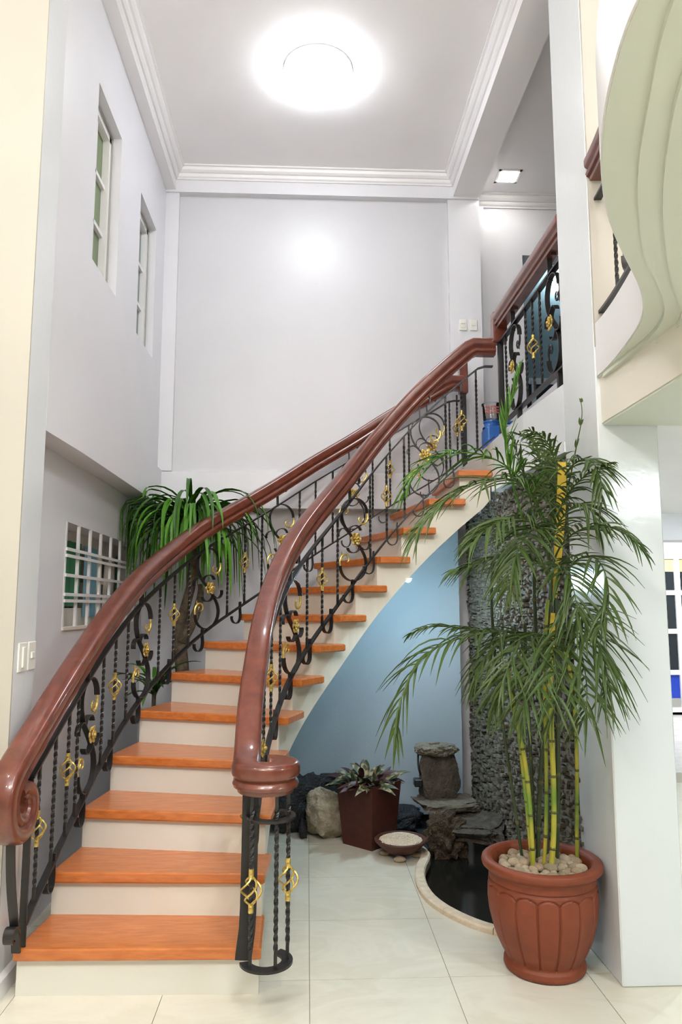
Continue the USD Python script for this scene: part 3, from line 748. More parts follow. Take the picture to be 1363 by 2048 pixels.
# horizontal spiral: runs forward past the first tread, then round to the right
vz, vc, vr = .895, np.array([-.160, 3.165]), .090
sp = []
for a in np.linspace(180, 180 + 268, 46):
    u = (a - 180) / 268; r_ = vr * (1 - .36 * max(0, u - .45) / .55)
    sp.append(np.array([vc[0] + r_ * math.cos(math.radians(a)), vc[1] + r_ * math.sin(math.radians(a)), vz]))
hu = np.linspace(0, 1, 16)[1:-1, None]; pa, pb = sp[0], P[0]; ln = np.linalg.norm(pb - pa)
ta, tb = np.array([0, 1.0, 0.0]) * ln, (P[1] - P[0]) / np.linalg.norm(P[1] - P[0]) * ln
lead_all = (2 * hu ** 3 - 3 * hu ** 2 + 1) * pa + (hu ** 3 - 2 * hu ** 2 + hu) * ta + (3 * hu ** 2 - 2 * hu ** 3) * pb + (hu ** 3 - hu ** 2) * tb
full = np.vstack([sp[::-1], lead_all, P])
obj('handrail', rail(full), RAILW, rr_, 'glossy dark red-brown wooden handrail ending in a flat spiral', smooth=40)
def ring(z, rad, a0, a1, w, th, c=vc, start=None):
    a = np.radians(np.linspace(a0, a1, 34)); Pq = np.stack([c[0] + rad * np.cos(a), c[1] + rad * np.sin(a), np.full(34, z)], 1)
    if start is not None: Pq = np.vstack([start, Pq])
    Nv = np.stack([Pq[:, 0] - c[0], Pq[:, 1] - c[1], np.zeros(len(Pq))], 1)
    return strip(Pq, Nv / np.linalg.norm(Nv, axis=1)[:, None], w, th)
c2 = np.array([-.155, 3.15])
obj('newel_ring', ring(.185, .084, 190, 420, .044, .010, c2), IRON, rr_, smooth=40)
obj('newel_ring', ring(.735, .082, 165, 428, .036, .010, c2 + [.014, .0]), IRON, rr_, smooth=40)
sx, sy = c2[0] - .078, c2[1] + .012
obj('newel_strap', strip(np.array([(sx + .006, sy + .01, .84), (sx + .005, sy + .008, .6), (sx + .003, sy + .005, .38), (sx + .0, sy, .30), (sx - .006, sy - .004, .25), (sx - .010, sy - .010, .215), (sx - .012, sy - .016, .190)]), (1, .12, 0), .066, .010), IRON, rr_, smooth=40)
for (ax, rr, bk) in ((-135, .084, .47), (-62, .084, None), (2, .084, .49)):
    x, y = c2[0] + rr * math.cos(math.radians(ax)), c2[1] + rr * math.sin(math.radians(ax))
    if bk == .44: x -= .015
    b_ = obj('baluster', sq_twist((x, y, .186), .66, .0135, 8), IRON, rr_)
    if bk: obj('basket', basket((x, y, bk), .15, .034), GOLD, b_, 'gold wire basket on the baluster', smooth=50)
obj('rail_bracket', tube([(-.235, 3.30, .79), (-.23, 3.26, .80), (-.22, 3.22, .835)], .012, 8), IRON, rr_)

# gallery railing
gr = thing('gallery_railing', 'dark wrought iron balcony railing along the upper gallery edge beside the pillar', 'railing', (1.37, 4.4, GF))
GX = 1.375
def gline(z, w, th): return strip(np.array([(GX, 5.06, z), (GX, 4.4, z), (GX, 3.69, z)]), (1, 0, 0), w, th)
obj('bottom_bar', gline(GF + .13, .035, .012), IRON, gr); obj('top_bar', gline(GF + .73, .035, .012), IRON, gr)
yy = np.linspace(5.10, 3.69, 20)
obj('handrail', rail(np.stack([np.full(20, GX), yy, np.full(20, 3.62)], 1)), RAILW, gr, 'dark wooden handrail', smooth=40)
obj('newel_block', cbx(GX - .055, GX + .045, 5.03, 5.13, 3.46, 3.685, .008), RAILW, gr)
obj('newel_post', cbx(GX - .018, GX + .018, 5.05, 5.09, GF, 3.5, .003), IRON, gr)
gh = np.array([0, -1.0])
for y in (4.70, 3.93):
    scroll_panel(gr, (GX, y, GF + .43), gh, -1, IRON)
for y in (4.93, 4.46, 4.315, 4.17):
    b_ = obj('baluster', sq_twist((GX, y, GF + .13), .60), IRON, gr)
    if abs(y - 4.315) < .01: obj('basket', basket((GX, y, GF + .43)), GOLD, b_, 'gold wire basket on the baluster', smooth=50)
for y in (4.64, 3.87):
    obj('foot_post', cbx(GX - .015, GX + .015, y - .012, y + .012, GF, GF + .14, .003), IRON, gr)

# balcony railing at the upper right, behind the wavy edge
br = thing('balcony_railing', 'piece of dark balcony railing on the wavy white edge at the upper right', 'railing', (1.4, 3.1, 2.885))
wo = spline(np.array([(1.365, 3.24)] + [(x + .030, y - .01) for x, y in OUT[:-1][::-1]]), 60)
wl_ = wo[:44]
obj('handrail', rail(np.c_[wl_ + [.0, 0], np.full(44, 3.655)]), RAILW, br, 'dark wooden handrail', smooth=40)
Nw = np.c_[np.gradient(wl_, axis=0)[:, ::-1] * [1, -1], np.zeros(44)]
obj('bottom_bar', strip(np.c_[wl_, np.full(44, 2.94)], Nw, .04, .014), IRON, br, smooth=40)
obj('top_bar', strip(np.c_[wl_, np.full(44, 3.50)], Nw, .035, .012), IRON, br, smooth=40)
for k in (6, 16, 26):
    obj('baluster', sq_twist((*wl_[k], 2.94), .56), IRON, br)
hh = wl_[13] - wl_[11]; hh /= np.linalg.norm(hh)
scroll_panel(br, (*wl_[12], 3.225), hh, 1, IRON)

# ------------------------------------------------------------------ lamps
ld = thing('ceiling_lamp', 'large round glowing ceiling lamp over the stairwell', 'lamp', (.055, 4.84, 5.38))
obj('diffuser', lathe([(0, 5.262), (.10, 5.264), (.17, 5.271), (.215, 5.285), (.232, 5.303), (.236, 5.33), (.232, 5.36), (0, 5.362)], 64, (.055, 4.84, 0)), LAMP, ld, smooth=40)
obj('rim', lathe([(.225, 5.362), (.245, 5.362), (.245, 5.379), (.225, 5.379)], 64, (.055, 4.84, 0)), TRIMW, ld)
dl = thing('square_downlight', 'small square recessed downlight in the gallery ceiling', 'lamp', (1.73, 5.97, 5.31))
obj('frame', [bx(1.63, 1.83, 5.87, 5.89, 5.303, 5.315), bx(1.63, 1.83, 6.05, 6.07, 5.303, 5.315), bx(1.63, 1.65, 5.87, 6.07, 5.303, 5.315), bx(1.81, 1.83, 5.87, 6.07, 5.303, 5.315)], TRIMW, dl)
obj('diffuser', bx(1.655, 1.805, 5.895, 6.045, 5.300, 5.309), DOWNL, dl)
lp = np.array([*across(11.38, .10)[0], soffit(11.28) - .008])
sl = thing('spotlight', 'tiny bright bluish spotlight under the edge of the stair', 'lamp', lp)
obj('bulb', lathe([(0, -.024), (.012, -.021), (.020, -.012), (.023, .0), (.020, .004), (0, .006)], 20, lp), SPOTG, sl, smooth=True)
obj('rim', lathe([(.022, .001), (.027, .001), (.027, .008), (.022, .008)], 20, lp), TRIMW, sl)

# ------------------------------------------------------------------ switches
def switch_l(y0, y1, z0, z1, label, kind):
    t = thing('light_switch', label, 'switch', (XL, (y0 + y1) / 2, z0))
    obj('plate', cbx(XL, XL + .012, y0, y1, z0, z1, .003), SWITCHW, t)
    cy, cz = (y0 + y1) / 2, (z0 + z1) / 2
    if kind: obj('rocker', cbx(XL + .010, XL + .019, cy - .014, cy + .014, cz - .045, cz + .045, .003), SWITCHW, t)
    else: obj('rocker', cbx(XL + .010, XL + .018, cy - .018, cy + .018, cz - .012, cz + .018, .003), SWITCHW, t)
switch_l(3.300, 3.392, 1.297, 1.423, 'white wall switch with a long rocker, nearer of two left of the stair', True)
switch_l(3.412, 3.500, 1.297, 1.423, 'white wall switch with a small button, farther of two left of the stair', False)
def switch_b(x0, x1, z0, z1, label, n):
    t = thing('light_switch', label, 'switch', ((x0 + x1) / 2, YB, z0))
    obj('plate', cbx(x0, x1, YB - .012, YB, z0, z1, .003), SWITCHW, t)
    for k in range(n):
        cz = z0 + (z1 - z0) * (k + 1) / (n + 1); cx = (x0 + x1) / 2
        obj('rocker', cbx(cx - .018, cx + .018, YB - .018, YB - .010, cz - .010, cz + .010, .002), SWITCHW, t)
switch_b(1.305, 1.370, 3.955, 4.055, 'white switch plate with two buttons high on the back wall', 2)
switch_b(1.395, 1.460, 3.955, 4.055, 'white switch plate with one button high on the back wall', 1)

# ------------------------------------------------------------------ jug and jar on the gallery
jx, jy = 1.47, 5.62
jg = thing('water_jug', 'blue plastic water jug standing on the gallery floor at the stair head', 'jug', (jx, jy, GF))
def rbox(x0, x1, y0, y1, z0, z1, r):
    p = sbox(x0 + r, y0 + r, x1 - r, y1 - r).buffer(r, 6); P = np.array(p.exterior.coords)[:-1]; c = P.mean(0)
    return hull(np.vstack([np.c_[P, np.full(len(P), z0)], np.c_[P, np.full(len(P), z1 - r)], np.c_[c + (P - c) * .93, np.full(len(P), z1 - r * .35)], np.c_[c + (P - c) * .82, np.full(len(P), z1)]]))
obj('body', [rbox(jx - .10, jx + .16, jy - .085, jy + .085, GF, GF + .245, .03), lathe([(.07, GF + .235), (.056, GF + .255), (.056, GF + .275), (.062, GF + .277), (.062, GF + .292), (0, GF + .294)], 24, (jx - .035, jy, 0))], BLUEPL, jg, smooth=40)
obj('handle', tube(spline(np.array([(jx + .035, jy, GF + .23), (jx + .045, jy, GF + .275), (jx + .10, jy, GF + .285), (jx + .165, jy, GF + .272), (jx + .185, jy, GF + .22), (jx + .155, jy, GF + .17)]), 20), .015, 8), BLUEPL, jg, smooth=50)
jr = thing('glass_jar', 'clear jar with red print standing on top of the blue water jug', 'jar', (jx - .035, jy, GF + .294))
z = GF + .294; cj = (jx - .035, jy, 0)
obj('glass', lathe([(0, z), (.058, z), (.062, z + .01), (.066, z + .125), (.070, z + .135), (.066, z + .135), (.060, z + .12), (.057, z + .012), (0, z + .012)], 28, cj), CLEAR, jr, smooth=40)
dots = []
for k in range(18):
    a = -PI / 2 + (k % 6 - 2.5) * .34; zz = z + .055 + (k // 6) * .022 + .006 * rng.rand()
    t_ = trimesh.creation.icosphere(1, 1); dots.append(tidy(t_.vertices * [.009, .004, .008] + [cj[0] + .065 * math.cos(a), cj[1] + .065 * math.sin(a), zz], t_.faces))
obj('red_print', dots, REDPL, jr, kind='stuff')
obj('rim', lathe([(.066, z + .128), (.073, z + .128), (.073, z + .137), (.066, z + .137)], 24, cj), CLEAR, jr)

# a small flower spray at the upper right edge of the picture
fs = thing('flower_spray', 'small spray of purple and yellow flowers on the cream wall at the top right', 'flowers', (1.40, 3.2, 4.72))
for k in range(7):
    a = k * 2.4; c_ = np.array([1.43 + .035 * math.cos(a) * (k / 4), 3.17 + .01 * math.sin(k), 4.80 + .035 * math.sin(a) * (k / 4)])
    pet = []
    for j in range(5):
        b = j * 2 * PI / 5; s = trimesh.creation.icosphere(1, 1); pet.append(tidy(s.vertices * [.012, .004, .012] + c_ + [.014 * math.cos(b), 0, .014 * math.sin(b)], s.faces))
    obj('blossom', pet, PETAL if k % 3 else GOLD, fs)
obj('stem', tube(spline(np.array([(1.43, 3.23, 4.95), (1.43, 3.18, 4.86), (1.42, 3.17, 4.76)]), 8), .004, 5), PALM, fs)

# ------------------------------------------------------------------ stacked stone wall
sw = thing('stone_wall', kind='structure')
SXW = 1.362
obj('backing', bx(SXW + .005, 1.47, 3.66, 6.25, -.2, 2.36), STACKBACK, sw)
stones, far = [], []
z = -.12
while z < 2.34:
    h = .012 + .012 * rng.rand()
    y = 3.62 + .05 * rng.rand()
    while y < 6.19:
        l = .028 + .045 * rng.rand()
        d = .012 + .034 * rng.rand() ** 1.3
        y2 = min(y + l, 6.2); zb = z + .006 * math.sin(y * 5) + .004 * rng.randn(); dz = .005 * rng.randn()
        j = lambda s: s * rng.randn()
        x0 = SXW + .012
        P = np.array([(x0, y, zb), (x0, y2 - .002, zb + dz), (x0, y2 - .002, zb + h * .95 + dz), (x0, y, zb + h * .95),
                      (SXW - d + j(.003), y + .003 + abs(j(.004)), zb + .001 + j(.002)), (SXW - d + j(.004), y2 - .004 - abs(j(.004)), zb + .001 + dz + j(.002)),
                      (SXW - d + j(.003), y2 - .004 - abs(j(.004)), zb + h * .9 + dz + j(.002)), (SXW - d + j(.004), y + .003 + abs(j(.004)), zb + h * .9 + j(.002))])
        stones.append((l * h * (8 / (y * y)), P)); y = y2 + .001
    z += h * .98
F8 = np.array([(4, 5, 6), (4, 6, 7), (0, 4, 7), (0, 7, 3), (1, 2, 6), (1, 6, 5), (3, 7, 6), (3, 6, 2), (0, 1, 5), (0, 5, 4)])
F8 = F8[:, ::-1]
order = sorted(range(len(stones)), key=lambda i: -stones[i][0])
keep = [i for i in order if .45 < stones[i][1][0, 2] < 2.2][:290]
ks = set(keep)
for i in keep: obj('stone', tidy(stones[i][1], F8), STACK, sw)
rest = [stones[i][1] for i in range(len(stones)) if i not in ks]
V = np.concatenate(rest); Fq = np.concatenate([F8 + 8 * k for k in range(len(rest))])
p = obj('stone_courses', tidy(V, Fq), STACK, sw, kind='stuff')

# ------------------------------------------------------------------ terracotta pot
pcx, pcy = 1.058, 3.458
pot = thing('plant_pot', 'large round terracotta pot with incised arches holding pebbles and a palm', 'plant pot', (pcx, pcy, 0))
prof = np.array([(.150, 0.0), (.172, .004), (.178, .016), (.176, .036), (.166, .046), (.168, .056), (.185, .085), (.206, .13), (.224, .185), (.236, .24), (.241, .29), (.240, .335), (.236, .37), (.233, .40), (.234, .412), (.250, .420), (.262, .430), (.266, .443), (.263, .456), (.252, .463), (.238, .464), (.224, .460), (.214, .448), (.210, .43), (.205, .40), (.19, .36)])
d = np.r_[0, np.cumsum(np.linalg.norm(np.diff(prof, axis=0), axis=1))]
u = np.linspace(0, d[-1], 170); pr = np.stack([np.interp(u, d, prof[:, k]) for k in (0, 1)], 1)
nA = 420; A_ = np.linspace(0, 2 * PI, nA, endpoint=False); V = []
outer = u < d[14]
for i, (r0, zz) in enumerate(pr):
    r = np.full(nA, r0)
    if outer[i] and zz > .052:
        depth = .009 * np.exp(-((zz - .372) / .0035) ** 2) * np.ones(nA)
        npet = 16; ph = (A_ * npet / (2 * PI)) % 1.0 - .5; xw = ph * 2 * PI / npet * r0; half = PI / npet * r0
        top = .355; cz = top - half * .55
        if zz < cz: dist = half - np.abs(xw)
        else: dist = np.abs(half - np.sqrt(xw ** 2 + ((zz - cz) / .55) ** 2))
        if zz < top + .01: depth = np.maximum(depth, .010 * np.exp(-(dist / .0034) ** 2))
        r = r - depth
    V.append(np.stack([pcx + r * np.cos(A_), pcy + r * np.sin(A_), np.full(nA, zz)], 1))
obj('pot_body', loft(V, caps=False), POTM, pot, smooth=True)
obj('pot_base', trimesh.creation.cylinder(.16, .02, sections=40).apply_translation((pcx, pcy, .012)), POTM, pot)
obj('soil', trimesh.creation.cylinder(.204, .02, sections=40).apply_translation((pcx, pcy, .39)), SOIL, pot)
# pebbles
pts = []
tries = 0
while len(pts) < 92 and tries < 9000:
    tries += 1
    r = .185 * math.sqrt(rng.rand()); a = 2 * PI * rng.rand(); s = .016 + .013 * rng.rand()
    x, y = pcx + r * math.cos(a), pcy + r * math.sin(a)
    if all((x - q[0]) ** 2 + (y - q[1]) ** 2 > (.80 * (s + q[2])) ** 2 for q in pts): pts.append((x, y, s))
for k, (x, y, s) in enumerate(pts):
    hz = .406 + s * .70
    rk = rock((x, y, hz + .014 * (1 - ((x - pcx) ** 2 + (y - pcy) ** 2) / .04)), (2 * s * 1.12, 2 * s * .95, 2 * s * .78), k, 2, .10, 1.2, 0, rng.rand() * 6)
    obj('pebble', rk, PEBBLE[k % 3], None, 'smooth tan pebble on the soil of the terracotta palm pot', 'pebble', 'pebbles in the palm pot', smooth=True)

# ------------------------------------------------------------------ palm
palm = thing('palm_plant', 'tall green palm with yellow canes growing in the terracotta pot', 'plant', (pcx, pcy, .40))
CAN = {'a': ([(1.011, 3.42, 0.39), (1.004, 3.43, 0.715), (0.987, 3.45, 0.93), (0.959, 3.47, 1.105), (0.942, 3.5, 1.307)], .0105, CANE),
 'a2': ([(1.019, 3.47, 0.40), (0.996, 3.48, 0.791), (0.976, 3.5, 1.078)], .008, CANE),
 'b': ([(1.074, 3.39, 0.39), (1.106, 3.4, 0.721), (1.113, 3.42, 0.978), (1.132, 3.44, 1.38)], .0125, CANE),
 'b2': ([(1.06, 3.44, 0.40), (1.088, 3.45, 0.709), (1.102, 3.47, 1.037), (1.137, 3.48, 1.611)], .009, CANE),
 'c': ([(1.055, 3.5, 0.40), (1.079, 3.5, 0.786), (1.115, 3.5, 1.146), (1.16, 3.5, 1.729)], .010, CANEDK),
 'c2': ([(1.03, 3.5, 0.40), (1.045, 3.52, 0.80), (1.035, 3.52, 1.2), (1.03, 3.5, 1.5)], .008, CANEDK),
 'd': ([(1.238, 3.5, 0.40), (1.25, 3.5, 0.784), (1.247, 3.48, 1.057), (1.205, 3.46, 1.378)], .009, CANE),
 'e': ([(1.139, 3.5, 0.40), (1.166, 3.5, 0.919), (1.176, 3.5, 1.376), (1.189, 3.5, 1.849)], .011, CANEDK),
 'f': ([(1.10, 3.52, 0.40), (1.12, 3.55, 0.9), (1.10, 3.55, 1.376), (1.09, 3.53, 1.75)], .009, CANEDK),
 'l': ([(1.0, 3.55, .40), (0.93, 3.56, 1.0), (0.888, 3.55, 1.468), (0.886, 3.55, 1.659), (0.905, 3.55, 1.828)], .007, CANEDK)}
for k, (p_, r, mt) in CAN.items():
    q = spline(np.array(p_), 40)
    cn = obj('cane', tube(q, r, 8), mt, palm, smooth=50)
    rings = [tube(q[i] + (q[i + 1] - q[i]) * np.linspace(-.25, .25, 3)[:, None], [r * 1.0, r * 1.22, r * 1.0], 8) for i in range(5, 38, 6)]
    obj('node_ring', rings, CANERING, cn, kind='stuff')
def blade(P, w, up, th=.0012, fold=.25):
    """ribbon leaf with a folded midrib: P points, w widths, up normal"""
    P = np.asarray(P, float); T = np.gradient(P, axis=0); T /= np.linalg.norm(T, axis=1)[:, None] + 1e-9
    S = np.cross(T, up); S /= np.linalg.norm(S, axis=1)[:, None] + 1e-9
    N_ = np.cross(S, T); w = np.asarray(w)[:, None]
    return loft(np.stack([P - S * w / 2 + N_ * w * fold, P, P + S * w / 2 + N_ * w * fold, P - N_ * th], 1))
for nm, pp, wd in (('sheath', [(1.113, 3.43, 1.27), (1.128, 3.43, 1.40), (1.142, 3.43, 1.55)], (.018, .034, .020)), ('sheath', [(1.150, 3.42, 1.62), (1.175, 3.42, 1.85), (1.195, 3.42, 2.05), (1.207, 3.42, 2.263)], (.02, .040, .046, .040))):
    q = spline(np.array(pp), 16); d_ = np.linspace(0, 1, 16)
    obj(nm, blade(q, np.interp(d_, np.linspace(0, 1, len(wd)), wd), (0, -1, .1), .008, .1), SHEATH, palm, 'yellow leaf sheath')
FR = {
'f1': [(1.166, 3.5, 1.897), (0.996, 3.45, 2.207), (0.855, 3.4, 2.281), (0.646, 3.35, 2.28), (0.441, 3.3, 2.097)],
'f2': [(1.137, 3.45, 1.869), (0.962, 3.4, 2.171), (0.792, 3.3, 2.144), (0.623, 3.25, 2.057), (0.46, 3.2, 1.863)],
'f3': [(1.131, 3.4, 1.842), (1.044, 3.3, 1.947), (0.909, 3.2, 1.967), (0.688, 3.1, 1.83)],
'f4': [(1.141, 3.45, 1.657), (1.04, 3.4, 1.802), (0.867, 3.35, 1.802), (0.662, 3.3, 1.742)],
'f5': [(1.046, 3.5, 1.945), (0.985, 3.5, 2.189), (0.963, 3.5, 2.436), (1.002, 3.5, 2.588), (1.047, 3.5, 2.754)],
'f6': [(1.194, 3.5, 1.994), (1.262, 3.45, 2.216), (1.285, 3.40, 2.379), (1.29, 3.36, 2.46), (1.278, 3.33, 2.535)],
'f7': [(1.177, 3.45, 1.989), (1.234, 3.36, 2.234), (1.255, 3.2, 2.227), (1.262, 3.1, 2.02)],
'f8': [(1.139, 3.4, 1.725), (1.179, 3.2, 1.904), (1.244, 3.08, 1.92), (1.365, 2.95, 1.798)],
'f9': [(1.215, 3.6, 1.981), (1.216, 3.65, 2.268), (1.172, 3.7, 2.408), (1.069, 3.7, 2.465)],
'f9b': [(1.181, 3.5, 1.97), (1.204, 3.5, 2.265), (1.143, 3.45, 2.377), (1.05, 3.4, 2.408)],
'f10': [(1.135, 3.4, 1.61), (1.211, 3.27, 1.789), (1.244, 3.13, 1.78), (1.254, 3.05, 1.648), (1.182, 3.0, 1.485)],
'f11': [(1.151, 3.45, 1.402), (0.906, 3.4, 1.468), (0.701, 3.35, 1.441), (0.526, 3.3, 1.368), (0.438, 3.28, 1.255), (0.386, 3.25, 1.034)],
'f12': [(1.123, 3.5, 1.376), (0.911, 3.5, 1.465), (0.745, 3.5, 1.477), (0.602, 3.5, 1.487), (0.496, 3.5, 1.457)],
'f13': [(1.1, 3.4, 1.315), (0.994, 3.3, 1.454), (0.896, 3.2, 1.394), (0.812, 3.15, 1.19)],
'f14': [(1.083, 3.35, 1.274), (1.033, 3.25, 1.413), (0.955, 3.15, 1.334), (0.891, 3.1, 1.116)],
'f15': [(1.083, 3.35, 1.274), (1.051, 3.2, 1.436), (1.035, 3.1, 1.338), (0.99, 3.05, 1.122)],
'f16': [(1.139, 3.4, 1.405), (1.173, 3.23, 1.576), (1.219, 3.13, 1.459), (1.246, 3.1, 1.214)],
'f17': [(1.119, 3.35, 1.318), (1.141, 3.2, 1.5), (1.153, 3.1, 1.358), (1.124, 3.05, 1.121)],
'f19': [(1.175, 3.45, 1.941), (1.207, 3.33, 2.106), (1.254, 3.2, 2.171), (1.303, 3.08, 2.193)],
'f20': [(1.18, 3.5, 1.946), (1.179, 3.55, 2.149), (1.163, 3.6, 2.309), (1.137, 3.65, 2.449)],
'f21': [(1.117, 3.5, 1.873), (1.075, 3.5, 2.091), (1.032, 3.5, 2.263), (0.998, 3.5, 2.387)],
'f22': [(1.13, 3.4, 1.795), (1.149, 3.3, 1.971), (1.196, 3.18, 2.026), (1.241, 3.1, 1.905)],
'f23': [(1.118, 3.4, 1.795), (1.032, 3.3, 1.925), (0.944, 3.2, 1.87), (0.854, 3.1, 1.649)],
'f24': [(1.16, 3.5, 1.729), (1.05, 3.6, 1.918), (0.939, 3.7, 1.991), (0.846, 3.75, 1.906)],
'f25': [(1.123, 3.4, 1.61), (1.124, 3.25, 1.763), (1.131, 3.15, 1.693), (1.127, 3.1, 1.503)],
'f26': [(1.094, 3.45, 1.334), (0.992, 3.45, 1.448), (0.86, 3.4, 1.405), (0.764, 3.4, 1.227)],
'f27': [(1.003, 3.45, 1.063), (0.984, 3.45, 1.198), (0.925, 3.4, 1.248), (0.828, 3.35, 1.101)]}
LEN = {'f1': .22, 'f2': .24, 'f5': .16, 'f6': .06, 'f8': .15, 'f11': .24, 'f12': .14, 'f3': .22, 'f16': .24, 'f17': .22, 'f19': .12, 'f7': .17, 'f10': .17, 'f9': .15, 'f9b': .15}
def keep_clear(P):
    """leaves bend away from the pillar and the stone wall"""
    P = P.copy()
    near = P[:, 1] > 3.235
    P[near, 0] = np.minimum(P[near, 0], 1.300)
    return P
for nm, pp in FR.items():
    q = spline(np.array(pp), 40); q = keep_clear(q)
    s_ = np.linspace(0, 1, 40)
    parts = [tube(q, np.interp(s_, [0, 1], [.0055, .0016]), 5)]
    T_, L_, U_ = frames(q)
    flip = np.sign(U_[:, 2:3]); flip[flip == 0] = 1; U_ = U_ * flip
    nl = (17 if nm in ('f13', 'f14', 'f15', 'f17', 'f25', 'f26', 'f27', 'f10') else 21) if nm not in ('f6',) else 5
    maxl = LEN.get(nm, .20) * (1.0 if nm in ('f5', 'f6') else 1.08)
    upright = nm in ('f5', 'f6')
    for u in np.linspace(.24, .995, nl):
        i = u * 39; a = int(i); p0 = q[a] + (q[min(a + 1, 39)] - q[a]) * (i - a); T0, L0, U0 = T_[a], L_[a], U_[a]
        for sd in (-1, 1):
            l = maxl * (math.sin(PI * min(1, .25 + u * .68)) ** .7) * (.82 + .3 * rng.rand())
            if u > .97: sd_ang = .15
            else: sd_ang = 1.05 - .5 * u + .2 * rng.randn()
            if upright: sd_ang = .25
            dv = T0 * math.cos(sd_ang) + sd * L0 * math.sin(sd_ang) + U0 * (.18 + .15 * rng.randn())
            dv /= np.linalg.norm(dv)
            droop = (.05 if upright else .30 + .45 * rng.rand())
            v = np.linspace(0, 1, 6)[:, None]
            P = p0 + dv * l * v + np.array([0, 0, -1.0]) * l * droop * v ** 2
            P = keep_clear(P)
            wv = (.0115 + .004 * rng.rand()) * np.array([.45, .95, 1.0, .85, .5, .05])
            upv = U0 + np.array([0, -.35, .3]) + .25 * rng.randn(3)
            parts.append(blade(P, wv, upv))
    obj('frond', parts, PALMB if nm in ('f5', 'f1') else PALM, palm)
obj('bare_stalk', tube(spline(np.array([(1.14, 3.4, 1.64), (1.159, 3.3, 1.62), (1.253, 3.1, 1.471), (1.357, 3.0, 1.36)]), 14), np.linspace(.004, .0015, 14), 5), PALM, palm)

# ------------------------------------------------------------------ strap-leaf plant in the corner behind the stair
sp_ = thing('strap_leaf_plant', 'bushy plant with drooping green strap leaves in the corner behind the stair', 'plant', (-1.0, 5.8, 0))
obj('trunk', tube(spline(np.array([(-.97, 5.78, 0), (-.965, 5.78, .7), (-.95, 5.78, 1.15), (-.97, 5.78, 1.40), (-.90, 5.78, 1.72), (-.90, 5.79, 2.08), (-.92, 5.8, 2.26)]), 30), np.interp(np.linspace(0, 1, 30), [0, .55, .62, 1], [.062, .050, .040, .028]), 10), BARK, sp_, smooth=60)
obj('branch', tube(spline(np.array([(-.955, 5.77, 1.33), (-.88, 5.74, 1.45), (-.825, 5.73, 1.60), (-.815, 5.73, 1.75)]), 14), np.linspace(.05, .022, 14), 8), BARK, sp_, smooth=60)
def strap(c, az, el, L, w, droop, mt, parent, name='leaf'):
    n = 14; v = np.linspace(0, 1, n); pitch = el + (-1.50 - el) * np.clip(v * droop, 0, 1) ** 1.15
    hd = np.array([math.cos(az), math.sin(az), 0]); step = L / (n - 1)
    d_ = np.cos(pitch)[:, None] * hd + np.sin(pitch)[:, None] * np.array([0, 0, 1.0])
    P = c + np.vstack([np.zeros(3), np.cumsum(d_[:-1] * step, axis=0)])
    P[:, 0] = np.maximum(P[:, 0], -1.345); P[:, 1] = np.minimum(P[:, 1], 6.09)
    hi = P[:, 2] > 2.36
    P[hi, 0] = np.maximum(P[hi, 0], -1.19); P[hi, 1] = np.minimum(P[hi, 1], 6.10)
    P += np.linspace(0, 1, n)[:, None] * .012 * np.array([math.cos(az * 7), math.sin(az * 5), 0])
    wv = w * np.sin(np.linspace(.25, 1, n) * PI) ** .6; wv[-1] = w * .04
    obj(name, blade(P, wv, hd * .8 + np.array([0, 0, .7]), .002, .18), mt, parent, smooth=60)
for k in range(175):
    az = rng.rand() * 2 * PI
    if math.sin(az) > .7 and rng.rand() < .6: az = -az
    c0 = np.array([-.92 + .03 * rng.randn(), 5.78 + .03 * rng.randn(), 2.08 + .14 * rng.rand()])
    el = .35 + 1.05 * rng.rand() ** .8; L = .55 + .48 * rng.rand()
    strap(c0, az, el, L, .026 + .014 * rng.rand(), 1.0 + .85 * rng.rand(), STRAP if k % 4 else STRAPDK, sp_)
for az, el, L, dr in ((0.15, .55, .85, 1.1), (-.2, .35, .85, 1.1), (-.5, .6, .8, 1.2), (0.05, .8, .9, 1.1), (2.9, .35, .55, .4)):
    strap(np.array([-.90, 5.78, 2.2]), az, el, L, .030, dr, STRAPDK, sp_)
sp2 = thing('young_strap_plant', 'small dark green strap-leaf shoot low behind the left railing', 'plant', (-1.08, 5.42, 0))
obj('stem', tube(np.array([(-1.10, 5.45, 0), (-1.09, 5.44, .5), (-1.08, 5.42, .98)]), .016, 8), BARK, sp2)
for k in range(20):
    strap(np.array([-1.08, 5.42, .94 + .08 * rng.rand()]), k * 2.4, .4 + 1.0 * rng.rand(), .24 + .22 * rng.rand(), .032, .5 + .4 * rng.rand(), STRAP if k % 3 == 0 else STRAPDK, sp2)

